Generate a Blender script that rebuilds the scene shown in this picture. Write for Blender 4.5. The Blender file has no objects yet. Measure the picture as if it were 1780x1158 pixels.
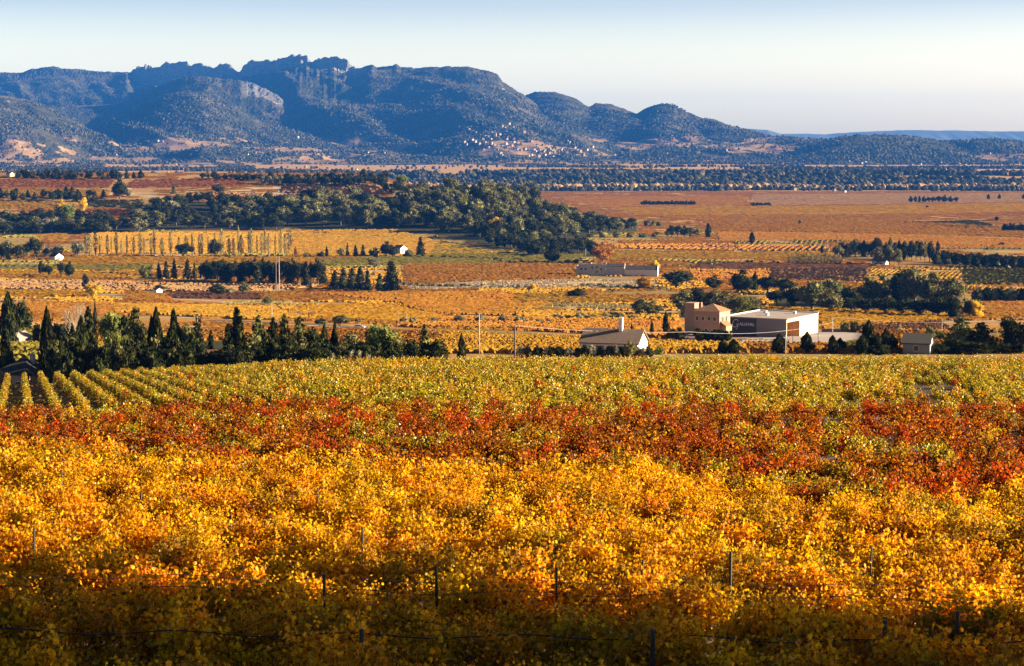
import bpy, math, random
import numpy as np
from math import radians as R

# ------------------------------------------------------------------ camera, sky, sun, exposure
scene = bpy.context.scene
F = 3461.0; PITCH = math.atan(319 / F)
cam_d = bpy.data.cameras.new("camera"); cam = bpy.data.objects.new("camera", cam_d)
scene.collection.objects.link(cam); scene.camera = cam
cam.location = (0, 0, 0); cam.rotation_euler = (math.pi / 2 - PITCH, 0, 0)
cam_d.sensor_width = 36; cam_d.lens = 36 * F / 1780; cam_d.clip_start = 1; cam_d.clip_end = 200000

SUN_AZ, SUN_EL = R(92), R(15.5)      # azimuth clockwise from the viewing direction
sdir = (math.sin(SUN_AZ) * math.cos(SUN_EL), math.cos(SUN_AZ) * math.cos(SUN_EL), math.sin(SUN_EL))
world = bpy.data.worlds.new("World"); scene.world = world; world.use_nodes = True
wn = world.node_tree.nodes; bg = wn["Background"]
sky = wn.new("ShaderNodeTexSky"); sky.sky_type = 'NISHITA'; sky.sun_disc = False
sky.sun_elevation = SUN_EL; sky.sun_rotation = SUN_AZ
sky.altitude = 200; sky.air_density = 1.0; sky.dust_density = 3.0; sky.ozone_density = 2.0
_wt = world.node_tree; _tc = wn.new("ShaderNodeTexCoord"); _sx = wn.new("ShaderNodeSeparateXYZ"); _wt.links.new(_tc.outputs['Generated'], _sx.inputs[0])
_rp = wn.new("ShaderNodeValToRGB"); _wt.links.new(_sx.outputs['Z'], _rp.inputs[0])     # brighter, whiter air low over the horizon, thin and dim above
_e = _rp.color_ramp.elements
while len(_e) < 6: _e.new(.5)
for _i, (_p, _c) in enumerate([(0.0, (.70, .58, .27)), (.037, (.37, .315, .255)), (.07, (.160, .149, .160)), (.13, (.055, .057, .068)), (.30, (.022, .025, .031)), (1.0, (.019, .022, .029))]): _e[_i].position = _p; _e[_i].color = (*_c, 1)
_vm = wn.new("ShaderNodeVectorMath"); _vm.operation = 'SCALE'; _vm.inputs['Scale'].default_value = 4.0; _wt.links.new(_rp.outputs[0], _vm.inputs[0])
_mx = wn.new("ShaderNodeMix"); _mx.data_type = 'RGBA'; _mx.blend_type = 'MULTIPLY'; _mx.inputs[0].default_value = 1
_wt.links.new(sky.outputs[0], _mx.inputs[6]); _wt.links.new(_vm.outputs[0], _mx.inputs[7]); _wt.links.new(_mx.outputs[2], bg.inputs[0]); bg.inputs[1].default_value = 0.15
sun_d = bpy.data.lights.new("sun", 'SUN'); sun = bpy.data.objects.new("sun", sun_d)
scene.collection.objects.link(sun); sun_d.energy = 5.0; sun_d.angle = R(0.5); sun_d.color = (1.0, 0.82, 0.57)
from mathutils import Vector
sun.rotation_euler = Vector(sdir).to_track_quat('Z', 'Y').to_euler()
vs = scene.view_settings
vs.view_transform = 'Standard'; vs.look = 'None'; vs.gamma = 1; vs.exposure = 2.0; vs.use_curve_mapping = False
cy = scene.cycles
cy.max_bounces = 5; cy.diffuse_bounces = 2; cy.glossy_bounces = 1; cy.transmission_bounces = 3
cy.volume_bounces = 0; cy.transparent_max_bounces = 4; cy.caustics_reflective = False; cy.caustics_refractive = False

HAZE_DENSITY = 2.7e-5
HAZE_COLOR = (0.04, 0.26, 1.0, 1)

# ------------------------------------------------------------------ helpers
rng = np.random.default_rng(7); rnd = random.Random(11)
COL = scene.collection
HIDDEN = bpy.data.collections.new("vine_kinds")      # sources for the instanced rows, not linked

def tag(o, label=None, cat=None, group=None, kind=None):
    if label: o["label"] = label
    if cat: o["category"] = cat
    if group: o["group"] = group
    if kind: o["kind"] = kind
    return o

def mesh(name, V, faces, mats=(), midx=None, smooth=False, attr=None):
    me = bpy.data.meshes.new(name)
    V = np.asarray(V, np.float32); faces = [np.asarray(f, np.int32) for f in faces if len(f)]
    me.vertices.add(len(V)); me.vertices.foreach_set("co", V.ravel())
    tot = np.concatenate([np.full(len(f), f.shape[1], np.int32) for f in faces])
    loops = np.concatenate([f.ravel() for f in faces])
    me.loops.add(len(loops)); me.loops.foreach_set("vertex_index", loops)
    me.polygons.add(len(tot))
    st = np.zeros(len(tot), np.int32); st[1:] = np.cumsum(tot)[:-1]
    me.polygons.foreach_set("loop_start", st)
    for m in mats: me.materials.append(m)
    if midx is not None: me.polygons.foreach_set("material_index", np.asarray(midx, np.int32))
    me.polygons.foreach_set("use_smooth", np.full(len(tot), bool(smooth)))
    if attr:
        for k, A in attr.items():
            A = np.asarray(A, np.float32)
            if A.ndim == 2:
                a = me.attributes.new(k, 'FLOAT_COLOR', 'POINT'); a.data.foreach_set("color", np.c_[A, np.ones(len(A))].astype(np.float32).ravel())
            else:
                a = me.attributes.new(k, 'FLOAT', 'POINT'); a.data.foreach_set("value", A)
    me.update(calc_edges=True); me.validate()
    return me

def link(name, me, parent=None, loc=(0, 0, 0), rz=0, col=None):
    o = bpy.data.objects.new(name, me); (col or COL).objects.link(o)
    o.location = loc; o.rotation_euler = (0, 0, rz)
    if parent: o.parent = parent
    return o

class MB:
    """collects boxes, prisms and tubes into one mesh"""
    def __init__(s): s.V = []; s.Fc = []; s.M = []; s.n = 0
    def add(s, V, Fs, m=0):
        s.V.append(np.asarray(V, float))
        for f in Fs: s.Fc.append([i + s.n for i in f]); s.M.append(m)
        s.n += len(V)
    def box(s, x0, x1, y0, y1, z0, z1, m=0):
        V = [(x, y, z) for z in (z0, z1) for y in (y0, y1) for x in (x0, x1)]
        s.add(V, [(0, 2, 3, 1), (4, 5, 7, 6), (0, 1, 5, 4), (2, 6, 7, 3), (0, 4, 6, 2), (1, 3, 7, 5)], m)
    def tube(s, pts, rad, n=6, m=0):
        pts = [Vector(p) for p in pts]; rad = rad if hasattr(rad, '__len__') else [rad] * len(pts)
        V = []
        for i, p in enumerate(pts):
            d = (pts[min(i + 1, len(pts) - 1)] - pts[max(i - 1, 0)]).normalized()
            a = d.cross(Vector((0, 0, 1)) if abs(d.z) < .9 else Vector((1, 0, 0))).normalized(); b = d.cross(a)
            for k in range(n):
                t = 2 * math.pi * k / n
                V.append(p + (a * math.cos(t) + b * math.sin(t)) * rad[i])
        Fs = [(i * n + k, i * n + (k + 1) % n, (i + 1) * n + (k + 1) % n, (i + 1) * n + k) for i in range(len(pts) - 1) for k in range(n)]
        Fs.append(tuple(range(n))[::-1]); Fs.append(tuple((len(pts) - 1) * n + k for k in range(n)))
        s.add([tuple(v) for v in V], Fs, m)
    def me(s, name, mats, smooth=False):
        me = bpy.data.meshes.new(name)
        me.from_pydata(np.concatenate(s.V).tolist(), [], s.Fc)
        for m in mats: me.materials.append(m)
        me.polygons.foreach_set("material_index", s.M)
        if smooth: me.polygons.foreach_set("use_smooth", [True] * len(me.polygons))
        me.update(); return me
    def build(s, name, mats, parent=None, loc=(0, 0, 0), rz=0, smooth=False):
        return link(name, s.me(name, mats if isinstance(mats, (list, tuple)) else [mats], smooth), parent, loc, rz)

# value noise
_T = rng.random((256, 256))
def vnoise(x, y):
    xi = np.floor(x).astype(int); yi = np.floor(y).astype(int); fx = x - xi; fy = y - yi
    fx = fx * fx * (3 - 2 * fx); fy = fy * fy * (3 - 2 * fy)
    g = lambda a, b: _T[a & 255, b & 255]
    return (g(xi, yi) * (1 - fx) + g(xi + 1, yi) * fx) * (1 - fy) + (g(xi, yi + 1) * (1 - fx) + g(xi + 1, yi + 1) * fx) * fy
def fbm(x, y, o=4):
    s = 0; a = .5; t = 0
    for i in range(o):
        s = s + a * vnoise(x * 2 ** i + 17 * i, y * 2 ** i + 31 * i); t += a; a *= .5
    return s / t
def ridged(x, y, o=4):
    s = 0; a = .5; t = 0
    for i in range(o):
        s = s + a * (1 - np.abs(2 * vnoise(x * 2 ** i + 7 * i, y * 2 ** i + 13 * i) - 1)); t += a; a *= .5
    return s / t
def sst(a, b, x):
    s = np.clip((x - a) / (b - a), 0, 1); return s * s * (3 - 2 * s)

# ------------------------------------------------------------------ the lie of the land
def slope(v):                       # z per metre of depth for an image row
    b = (579 - np.asarray(v, float)) / F
    return (b * math.cos(PITCH) - math.sin(PITCH)) / (b * math.sin(PITCH) + math.cos(PITCH))
_tab = [(440, 612), (600, 590), (800, 566), (1000, 541), (1250, 502), (1550, 462), (2000, 421), (2700, 381), (3500, 355), (4300, 338), (4700, 333),
        (5300, 329), (5700, 304), (8000, 290.5), (10500, 277), (13000, 266), (20000, 262), (60000, 260.5)]
_ty = [0, 20, 240, 300, 345, 390]; _tz = [-7.7, -9.2, -26.5, -34.8, -38.4, -41.6]
for y, v in _tab: _ty.append(y); _tz.append(float(slope(v) * y))
_ly = np.linspace(math.log(2), math.log(70000), 6000)
_lz = np.interp(np.exp(_ly), _ty, _tz)
_k = np.exp(-np.linspace(-2.5, 2.5, 61) ** 2); _k /= _k.sum()
_ls = np.convolve(np.pad(_lz, 30, mode='edge'), _k, mode='valid')
def G(x, y):
    x = np.asarray(x, float); y = np.asarray(y, float)
    z = np.interp(np.log(np.maximum(y, 2.0)), _ly, _ls)
    z = z - .047 * np.logaddexp(0, (-x - 18) / 5) * 5 * sst(60, 120, y) * (1 - sst(290, 400, y)) - 3.0 * sst(-30, -76, x) * sst(232, 300, y) * (1 - sst(300, 420, y))      # the near hill falls away on the left
    z = z + 0.35 * (fbm(x / 14 + 5, y / 14) - .5) * (y < 320) * 1.0
    A = 1 - sst(-190, 130, x + (y - 2300) * .12)
    S = sst(1850, 2750, y) * (1 - sst(2760, 3500, y))
    z = z + 61 * A * S
    z = z + 24 * np.exp(-((x + 10) / 105) ** 2 - ((y - 2330) / 230) ** 2)
    z = z + 2.0 * (fbm(x / 160, y / 160) - .5) * sst(900, 1600, y)
    return z

def uy(x, y): return 890 + F * x / y * 1.005

RIDGES = [   # depth, front width, back width, crest in (u, v)
 dict(D=13400, wf=3300, wb=2500, tilt=4.6, uc=560, rock=(228, 640), n=.55, c=[(-300,150),(-100,130),(0,124),(40,126),(60,119),(95,113),(112,118),(140,121),(180,125),(228,128),(234,118),(255,112),(266,114),(270,120),(280,116),(287,108),(322,107),(333,115),(346,110),(362,114),(372,120),(386,111),(402,112),(409,121),(418,128),(426,114),(436,103),(452,104),(474,106),(490,100),(508,94),(524,94),(536,100),(543,109),(556,101),(578,96),(590,99),(604,104),(614,115),(622,120),(640,114),(648,110),(655,116),(682,114),(690,109),(698,117),(730,118),(760,116),(812,116),(850,123),(866,130),(874,143),(905,162),(930,180),(1000,215),(1060,240),(1200,265)]),
 dict(D=12300, wf=2300, wb=1500, tilt=3.0, uc=960, rock=None, n=1.0, c=[(820,240),(860,205),(890,182),(908,168),(930,160),(965,160),(985,167),(1003,172),(1018,186),(1024,190),(1034,179),(1060,181),(1085,190),(1100,196),(1150,218),(1200,236),(1300,262)]),
 dict(D=11500, wf=1900, wb=1500, tilt=2.2, uc=1170, rock=None, n=.8, c=[(980,262),(1040,235),(1080,212),(1100,200),(1125,187),(1150,180),(1170,183),(1195,197),(1215,207),(1240,207),(1262,216),(1290,226),(1330,237),(1370,243),(1400,252),(1470,268)]),
 dict(D=9700, wf=1300, wb=1200, rock=None, n=.6, c=[(1330,275),(1395,258),(1420,250),(1455,239),(1490,236),(1560,236),(1590,238),(1630,245),(1670,257),(1710,269),(1760,280),(1900,290),(2100,290)]),
 dict(D=10700, wf=1900, wb=1300, tilt=3.0, uc=60, rock=None, n=1.1, c=[(-350,165),(-100,165),(0,166),(40,172),(75,182),(110,205),(145,222),(200,250),(240,270)]),
 dict(D=11200, wf=1800, wb=1000, tilt=2.0, uc=330, rock=None, n=.9, c=[(120,245),(180,215),(240,190),(290,166),(330,160),(365,167),(400,185),(450,208),(520,230),(600,248)]),
 dict(D=12200, wf=1700, wb=900, tilt=2.0, uc=400, rock=(425, 508), n=.8, c=[(200,185),(260,158),(300,140),(340,131),(400,137),(430,140),(460,152),(490,170),(504,182),(530,203),(590,218),(660,232),(760,262)]),
 dict(D=12500, wf=1900, wb=900, tilt=2.5, uc=760, rock=None, n=1.0, c=[(540,245),(600,222),(640,196),(690,180),(750,180),(800,170),(850,166),(885,180),(920,200),(970,225),(1040,250)]),
 dict(D=11300, wf=1500, wb=900, tilt=2.0, uc=810, rock=None, n=1.0, c=[(640,262),(700,232),(740,212),(790,190),(830,188),(870,202),(920,224),(980,250)]),
 dict(D=12600, wf=4300, wb=3000, rock=None, n=.35, c=[(-400,222),(0,222),(400,226),(800,228),(1100,236),(1260,246),(1400,262),(1700,275),(2200,292)]),
]
for r in RIDGES:
    r['u'] = np.array([c[0] for c in r['c']], float); r['v'] = np.array([c[1] for c in r['c']], float)
    r['us'] = np.arange(r['u'][0], r['u'][-1], 2.0); q_ = np.interp(r['us'], r['u'], r['v']); w_ = 28 if r['rock'] else 10
    k_ = np.exp(-(np.arange(-2 * w_, 2 * w_ + 1) / w_) ** 2); r['vs'] = np.convolve(np.pad(q_, 2 * w_, 'edge'), k_ / k_.sum(), 'valid')
def MH(x, y, detail=False):
    x = np.asarray(x, float); y = np.asarray(y, float)
    u = uy(x, y); best = np.full(np.broadcast(x, y).shape, -500.0); rock = np.zeros_like(best)
    floor = G(x, y) - 12
    for i, r in enumerate(RIDGES):
        Dl = r['D'] - r.get('tilt', 0) * (np.clip(u, max(r['u'][0], 150), min(r['u'][-1], 900 if r['D'] > 13000 else 1500)) - np.clip(r.get('uc', r['u'].mean()), 0, 1780)); Dw = Dl + 500 * r['n'] * (fbm(u / 170 + i * 9.1, np.full_like(u, i * 3.7), 2) - .5)
        v = np.interp(u, r['u'], r['v']) + (3.2 * (fbm(u / 9.0, np.full_like(u, i * 5.0), 3) - .5) if r['rock'] else 2.0 * (fbm(u / 14.0, np.full_like(u, i * 5.0), 3) - .5))
        dk = np.exp(-np.abs(y - Dl) / (260 if r['rock'] else 200))
        Hc = (slope(np.interp(u, r['us'], r['vs'])) * (1 - dk) + slope(v) * dk) * Dl
        d = (y - Dw); s = np.where(d < 0, 1 + d / r['wf'], 1 - d / r['wb']); s = np.clip(s, 0, 1)
        sh = .35 * s * s * (3 - 2 * s) + .65 * s ** 1.25
        if r['rock']:
            m = sst(r['rock'][0] - 8, r['rock'][0] + 8, u) * (1 - sst(r['rock'][1] - 25, r['rock'][1] + 10, u))
            near = np.exp(-np.maximum(-d, 0) / 55.0)
            drop = .20 if i == 0 else .05
            fl = .75 + .5 * fbm(u / 6.0, y / 900 + i, 3)
            sh = sh * (1 - drop * m * (1 - near) * fl * (d < 0) * s ** 2)
            rk = m * (d < 30) * (d > -230 - 260 * (fbm(u / 30, y / 500) - .5)) * (.55 if i else 1)
        else:
            rk = 0
        w = (1 - sh) * sh * 4
        rav = ridged(x / 900 + i * 3.3 + .35 * y / 900, y / 2600 + i, 4) - .62
        sh = np.clip(sh + (.42 + .25 * (i == 0)) * r['n'] * rav * w, 0, 1.2)
        z = floor + (Hc - floor) * sh
        z = z + (150 * (ridged(x / 1300 + i * 2.1, y / 1500 + i, 4) - .62) + 95 * (ridged(x / 430 + i + .5 * y / 430, y / 1300 + i, 3) - .62) + 50 * (fbm(x / 330 + i, y / 420, 3) - .5)) * np.clip(w, 0, 1) * (.4 if i == 9 else .10 if i == 3 else .9) * (s > 0)
        rock = np.where(z > best, rk, rock); best = np.maximum(best, z)
    return (best, rock) if detail else best

def H(x, y):
    x = np.asarray(x, float); y = np.asarray(y, float)
    g = G(x, y)
    far = y > 7600
    if np.any(far): g = np.where(far, np.maximum(g, MH(x, y)), g)
    return g

def ray(u, v):
    a = (u - 890) / F; b = (579 - v) / F
    return a, b * math.sin(PITCH) + math.cos(PITCH), b * math.cos(PITCH) - math.sin(PITCH)
_ys = np.exp(np.linspace(math.log(22), math.log(16000), 5000))
def P(u, v, ymin=262, off=0.0):
    a, c, d = ray(u, v)
    ys = _ys[_ys > ymin]; k = ys / c
    h = (H(a * k, ys) if v < 300 else G(a * k, ys)) + off - d * k
    i = np.argmax(h > 0)
    if h[i] <= 0: i = len(ys) - 1
    if i > 0:
        t = h[i - 1] / (h[i - 1] - h[i]) if h[i] != h[i - 1] else 0; Y = ys[i - 1] + t * (ys[i] - ys[i - 1])
    else: Y = ys[0]
    x = a * Y / c
    return float(x), float(Y), float(H(x, Y))
def PD(u, Y):
    x = (u - 890) / F * Y / .998
    return float(x), float(Y), float(H(x, Y))

# ------------------------------------------------------------------ materials
def nt(name):
    m = bpy.data.materials.new(name); m.use_nodes = True; t = m.node_tree; t.nodes.clear(); return m, t
def N(t, typ, **kw):
    n = t.nodes.new(typ)
    for k, v in kw.items(): setattr(n, k, v)
    return n
def ramp(t, fac, stops, interp='LINEAR'):
    n = N(t, 'ShaderNodeValToRGB'); n.color_ramp.interpolation = interp
    e = n.color_ramp.elements
    while len(e) < len(stops): e.new(.5)
    for i, (p, c) in enumerate(stops): e[i].position = p; e[i].color = (*c, 1)
    t.links.new(fac, n.inputs[0]); return n.outputs[0]
def noise(t, scale, detail=3, vec=None, rough=.55):
    n = N(t, 'ShaderNodeTexNoise'); n.inputs['Scale'].default_value = scale; n.inputs['Detail'].default_value = detail; n.inputs['Roughness'].default_value = rough
    if vec is None: vec = N(t, 'ShaderNodeNewGeometry').outputs['Position']
    t.links.new(vec, n.inputs['Vector']); return n.outputs['Fac']
def mix(t, fac, a, b, mode='MIX'):
    n = N(t, 'ShaderNodeMix', data_type='RGBA', blend_type=mode)
    for s, v in ((0, fac), (6, a), (7, b)):
        if hasattr(v, 'node'): t.links.new(v, n.inputs[s])
        elif isinstance(v, (int, float)): n.inputs[s].default_value = v
        else: n.inputs[s].default_value = (*v, 1)
    return n.outputs[2]
def mth(t, op, a, b=0.0, clamp=False):
    n = N(t, 'ShaderNodeMath', operation=op, use_clamp=clamp)
    for i, v in enumerate((a, b)):
        if hasattr(v, 'node'): t.links.new(v, n.inputs[i])
        else: n.inputs[i].default_value = v
    return n.outputs[0]
def plain(name, color, rough=.8, var=.12, scale=3.0, bump=0, metallic=0):
    m, t = nt(name); b = N(t, 'ShaderNodeBsdfPrincipled'); o = N(t, 'ShaderNodeOutputMaterial')
    f = noise(t, scale)
    c = ramp(t, f, [(.25, tuple(x * (1 - var) for x in color)), (.75, tuple(min(1, x * (1 + var)) for x in color))])
    t.links.new(c, b.inputs['Base Color']); b.inputs['Roughness'].default_value = rough; b.inputs['Metallic'].default_value = metallic
    if bump:
        bm = N(t, 'ShaderNodeBump'); bm.inputs['Strength'].default_value = bump; t.links.new(f, bm.inputs['Height']); t.links.new(bm.outputs[0], b.inputs['Normal'])
    t.links.new(b.outputs[0], o.inputs[0]); return m
def foliage(name, stops, trans=.35, patch=None, patch_scale=.05, objvar=.25, gloss=0.0):
    """stops: colours picked at random leaf by leaf; patch: a second colour laid in by broad noise over the ground"""
    m, t = nt(name); o = N(t, 'ShaderNodeOutputMaterial')
    g = N(t, 'ShaderNodeNewGeometry')
    c = ramp(t, g.outputs['Random Per Island'], stops)
    oi = N(t, 'ShaderNodeObjectInfo')
    br = mth(t, 'ADD', mth(t, 'MULTIPLY', oi.outputs['Random'], objvar * 2), 1 - objvar)
    hs = N(t, 'ShaderNodeHueSaturation'); t.links.new(br, hs.inputs['Value']); t.links.new(c, hs.inputs['Color'])
    hue = mth(t, 'ADD', mth(t, 'MULTIPLY', mth(t, 'FRACT', mth(t, 'MULTIPLY', oi.outputs['Random'], 7.31)), .03), .485)
    t.links.new(hue, hs.inputs['Hue']); c = hs.outputs[0]
    if patch:
        f = noise(t, patch_scale, 3)
        f2 = ramp(t, f, [(.54, (0, 0, 0)), (.64, (1, 1, 1))])
        sep = N(t, 'ShaderNodeSeparateColor'); t.links.new(f2, sep.inputs[0])
        c = mix(t, mth(t, 'MULTIPLY', sep.outputs[0], .75), c, patch)
    d = N(t, 'ShaderNodeBsdfDiffuse'); tr = N(t, 'ShaderNodeBsdfTranslucent'); mx = N(t, 'ShaderNodeMixShader')
    t.links.new(c, d.inputs[0]); t.links.new(c, tr.inputs[0]); mx.inputs[0].default_value = trans
    t.links.new(d.outputs[0], mx.inputs[1]); t.links.new(tr.outputs[0], mx.inputs[2]); out = mx.outputs[0]
    if gloss:
        gl = N(t, 'ShaderNodeBsdfGlossy'); gl.inputs['Roughness'].default_value = .42; gl.inputs[0].default_value = (1, .95, .85, 1)
        m2 = N(t, 'ShaderNodeMixShader'); m2.inputs[0].default_value = gloss
        t.links.new(out, m2.inputs[1]); t.links.new(gl.outputs[0], m2.inputs[2]); out = m2.outputs[0]
    t.links.new(out, o.inputs[0]); return m

BARK = plain("bark", (.10, .075, .055), .9, .3, 4)
PALEBARK = plain("pale_bark", (.34, .27, .20), .9, .2, 4)
FM = {
 'dark':  foliage("dark_foliage", [(0, (.010, .014, .006)), (.5, (.028, .034, .012)), (1, (.072, .072, .024))], .12),
 'pine':  foliage("pine_foliage", [(0, (.06, .062, .022)), (.5, (.14, .135, .048)), (1, (.26, .235, .09))], .15),
 'olive': foliage("olive_foliage", [(0, (.12, .12, .07)), (.5, (.20, .19, .11)), (1, (.32, .29, .18))], .2),
 'green': foliage("green_foliage", [(0, (.07, .09, .022)), (.5, (.13, .145, .035)), (1, (.24, .22, .05))], .3),
 'yellow': foliage("yellow_foliage", [(0, (.42, .23, .012)), (.5, (.62, .38, .02)), (1, (.75, .52, .05))], .4),
 'rust':  foliage("rust_foliage", [(0, (.22, .08, .015)), (.5, (.38, .16, .025)), (1, (.5, .25, .05))], .3),
 'poplar': foliage("poplar_foliage", [(0, (.16, .13, .05)), (.5, (.30, .24, .09)), (1, (.48, .38, .14))], .3),
 'dry':   foliage("dry_foliage", [(0, (.22, .15, .10)), (.5, (.36, .26, .18)), (1, (.5, .38, .27))], .3),
}

# ------------------------------------------------------------------ vineyard parcels (corner pixels are turned into ground points)
VC = {  # vine colours: three tones and a soil colour
 'orange': [(.38, .14, .020), (.55, .24, .030), (.66, .34, .05), (.24, .13, .07)],
 'gold':   [(.40, .19, .020), (.60, .31, .028), (.66, .40, .05), (.26, .17, .09)],
 'rust':   [(.36, .14, .016), (.56, .24, .022), (.66, .34, .035), (.32, .16, .07)],
 'olive':  [(.20, .16, .025), (.34, .26, .035), (.50, .36, .06), (.24, .17, .09)],
 'yellow': [(.46, .19, .012), (.66, .33, .018), (.74, .42, .04), (.27, .18, .09)],
 'tan':    [(.38, .20, .07), (.52, .29, .11), (.60, .36, .15), (.36, .22, .13)],
 'red':    [(.26, .08, .03), (.42, .15, .04), (.54, .24, .06), (.28, .14, .07)],
 'brown':  [(.16, .07, .035), (.26, .11, .045), (.36, .17, .06), (.20, .10, .06)],
}
PARCELS = [  # colour, row bearing in degrees, corners, where it lies
 ('gold', 14, [(780,584),(1000,590),(1190,598),(1290,604),(1290,615),(690,615)], 'between the road and the hedge of the white farmhouse'),
 ('orange', 78, [(1290,601),(1460,604),(1500,615),(1290,615)], 'in front of the long pale winery hall'),
 ('orange', 20, [(760,553),(1185,561),(1185,590),(900,574),(700,569)], 'above the country road, left of the winery villa'),
 ('yellow', 66, [(520,532),(690,530),(780,553),(700,561),(560,555),(500,545)], 'around the passing car, the brightest orange one'),
 ('rust', 52, [(560,512),(870,508),(960,530),(880,550),(750,546),(690,528)], 'with red patches, left of the dry grass strip'),
 ('gold', 85, [(885,512),(1110,514),(1110,527),(905,528)], 'yellow strip below the long stone ruin'),
 ('gold', 20, [(900,541),(1090,545),(1180,548),(1180,559),(890,556)], 'narrow strip left of the villa tower'),
 ('orange', 82, [(700,459),(1000,458),(1000,485),(850,488),(700,497)], 'long orange one left of the stone ruin'),
 ('olive', 80, [(760,418),(1020,444),(1000,457),(560,463),(560,451),(740,446)], 'olive strip below the wooded hill'),
 ('gold', 60, [(503,401),(690,400),(900,440),(740,446),(503,444)], 'sloping one below the pine wood'),
 ('gold', 40, [(150,405),(500,404),(500,441),(150,441)], 'striped slope behind the row of poplars'),
 ('yellow', 84, [(110,446),(560,449),(560,462),(100,460)], 'orange strip right below the poplars'),
 ('olive', 80, [(0,462),(270,462),(270,472),(0,470)], 'green and yellow strip below the white barn'),
 ('yellow', 80, [(0,472),(270,474),(260,484),(0,482)], 'yellow strip above the striped orange field'),
 ('tan', 8, [(0,486),(560,496),(480,509),(0,502)], 'finely striped orange one left of the double pylon'),
 ('yellow', 84, [(0,504),(150,508),(150,519),(0,517)], 'bright yellow strip beside the yellow tree'),
 ('rust', 70, [(210,512),(300,513),(300,525),(230,524)], 'rusty one beside the small stone hut'),
 ('brown', 84, [(280,508),(460,512),(450,521),(290,519)], 'brown strip right of the small stone hut'),
 ('gold', 40, [(190,529),(480,534),(500,545),(560,556),(430,556),(200,545)], 'patchy one behind the dark conifers'),
 ('olive', 12, [(0,573),(150,573),(330,590),(300,626),(0,634)], 'green one behind the house with the hipped roof'),
 ('tan', 20, [(0,563),(230,566),(240,572),(0,571)], 'pinkish strip above the green vineyard on the left'),
 ('orange', 60, [(30,526),(240,530),(200,548),(60,548)], 'ragged one around the bare tree'),
 ('yellow', 75, [(1245,533),(1420,538),(1660,546),(1640,562),(1500,572),(1425,572),(1425,548),(1290,543)], 'yellow one behind the winery hall'),
 ('brown', 80, [(1480,568),(1640,560),(1650,572),(1500,580)], 'bare brown strip right of the winery yard'),
 ('orange', 70, [(1690,524),(1780,527),(1780,551),(1720,549)], 'orange one right of the yellow tree'),
 ('tan', -28, [(1340,468),(1512,468),(1505,492),(1340,486)], 'boldly striped one above the oak wood'),
 ('orange', 20, [(1195,470),(1340,470),(1335,490),(1210,488)], 'orange one between two round oaks'),
 ('brown', 84, [(1215,457),(1520,461),(1510,467),(1190,468)], 'dark brown strip left of the white cottage'),
 ('olive', -35, [(1672,469),(1780,469),(1780,494),(1680,496)], 'striped one below the tiled sheds'),
 ('orange', 12, [(1062,425),(1250,424),(1440,428),(1450,436),(1300,437),(1070,432)], 'orange strip above the pale farm track'),
 ('gold', 84, [(1065,436),(1300,440),(1450,440),(1445,451),(1050,452)], 'golden strip right of the rusty tree'),
 ('orange', 70, [(1245,405),(1300,404),(1450,407),(1620,410),(1780,420),(1780,433),(1640,431),(1450,417),(1250,420)], 'orange one behind the dark farmstead trees'),
 ('rust', 84, [(1130,376),(1450,376),(1700,392),(1780,406),(1780,416),(1600,408),(1400,404),(1240,402),(1220,385)], 'broad rusty one across the plain'),
 ('yellow', 84, [(1060,362),(1500,358),(1780,352),(1780,368),(1450,374),(1110,374)], 'broad golden strip across the plain'),
 ('orange', 80, [(975,343),(1300,342),(1300,357),(1050,361),(980,350)], 'far orange one behind the wooded hill'),
 ('tan', 80, [(1310,339),(1780,336),(1780,350),(1500,356),(1310,358)], 'far rusty one below the river woods'),
 ('olive', -30, [(1550,386),(1700,384),(1745,398),(1690,400)], 'striped one right of centre on the plain'),
 ('red', 84, [(0,313),(200,313),(190,327),(0,326)], 'dark red one along the ridge on the left'),
 ('red', 84, [(232,313),(420,311),(430,325),(212,328)], 'dark red one right of the rising track'),
 ('tan', -25, [(484,322),(650,322),(690,338),(560,344),(484,350)], 'pale striped one above the pine wood'),
 ('orange', 2, [(330,334),(476,335),(476,350),(330,348)], 'striped orange one on the ridge'),
 ('olive', -50, [(150,348),(250,348),(250,362),(150,361)], 'striped green one left of the dark copse'),
 ('gold', 84, [(0,349),(92,350),(90,363),(0,362)], 'golden one at the left edge on the slope'),
 ('orange', -45, [(145,366),(245,364),(250,376),(145,378)], 'small striped one behind the poplars'),
 ('yellow', 80, [(72,407),(120,408),(120,420),(60,420)], 'bright yellow one left of the poplars'),
 ('gold', 84, [(0,330),(190,330),(190,340),(0,339)], 'golden strip below the dark red vineyard'),
]
_ext = {}
def inpoly(px, py, poly):
    c = np.zeros(np.shape(px), bool); n = len(poly)
    for i in range(n):
        x0, y0 = poly[i]; x1, y1 = poly[(i + 1) % n]
        hit = ((y0 > py) != (y1 > py)) & (px < (x1 - x0) * (py - y0) / (y1 - y0 + 1e-12) + x0)
        c ^= hit
    return c
for i, (colr, brg, pts, lab) in enumerate(PARCELS):
    w = []
    for (u, v) in pts:
        uu = u if 0 < u < 1780 else (-70 if u <= 0 else 1850)
        w.append(P(uu, v)[:2])
    _ext[i] = w

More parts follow.
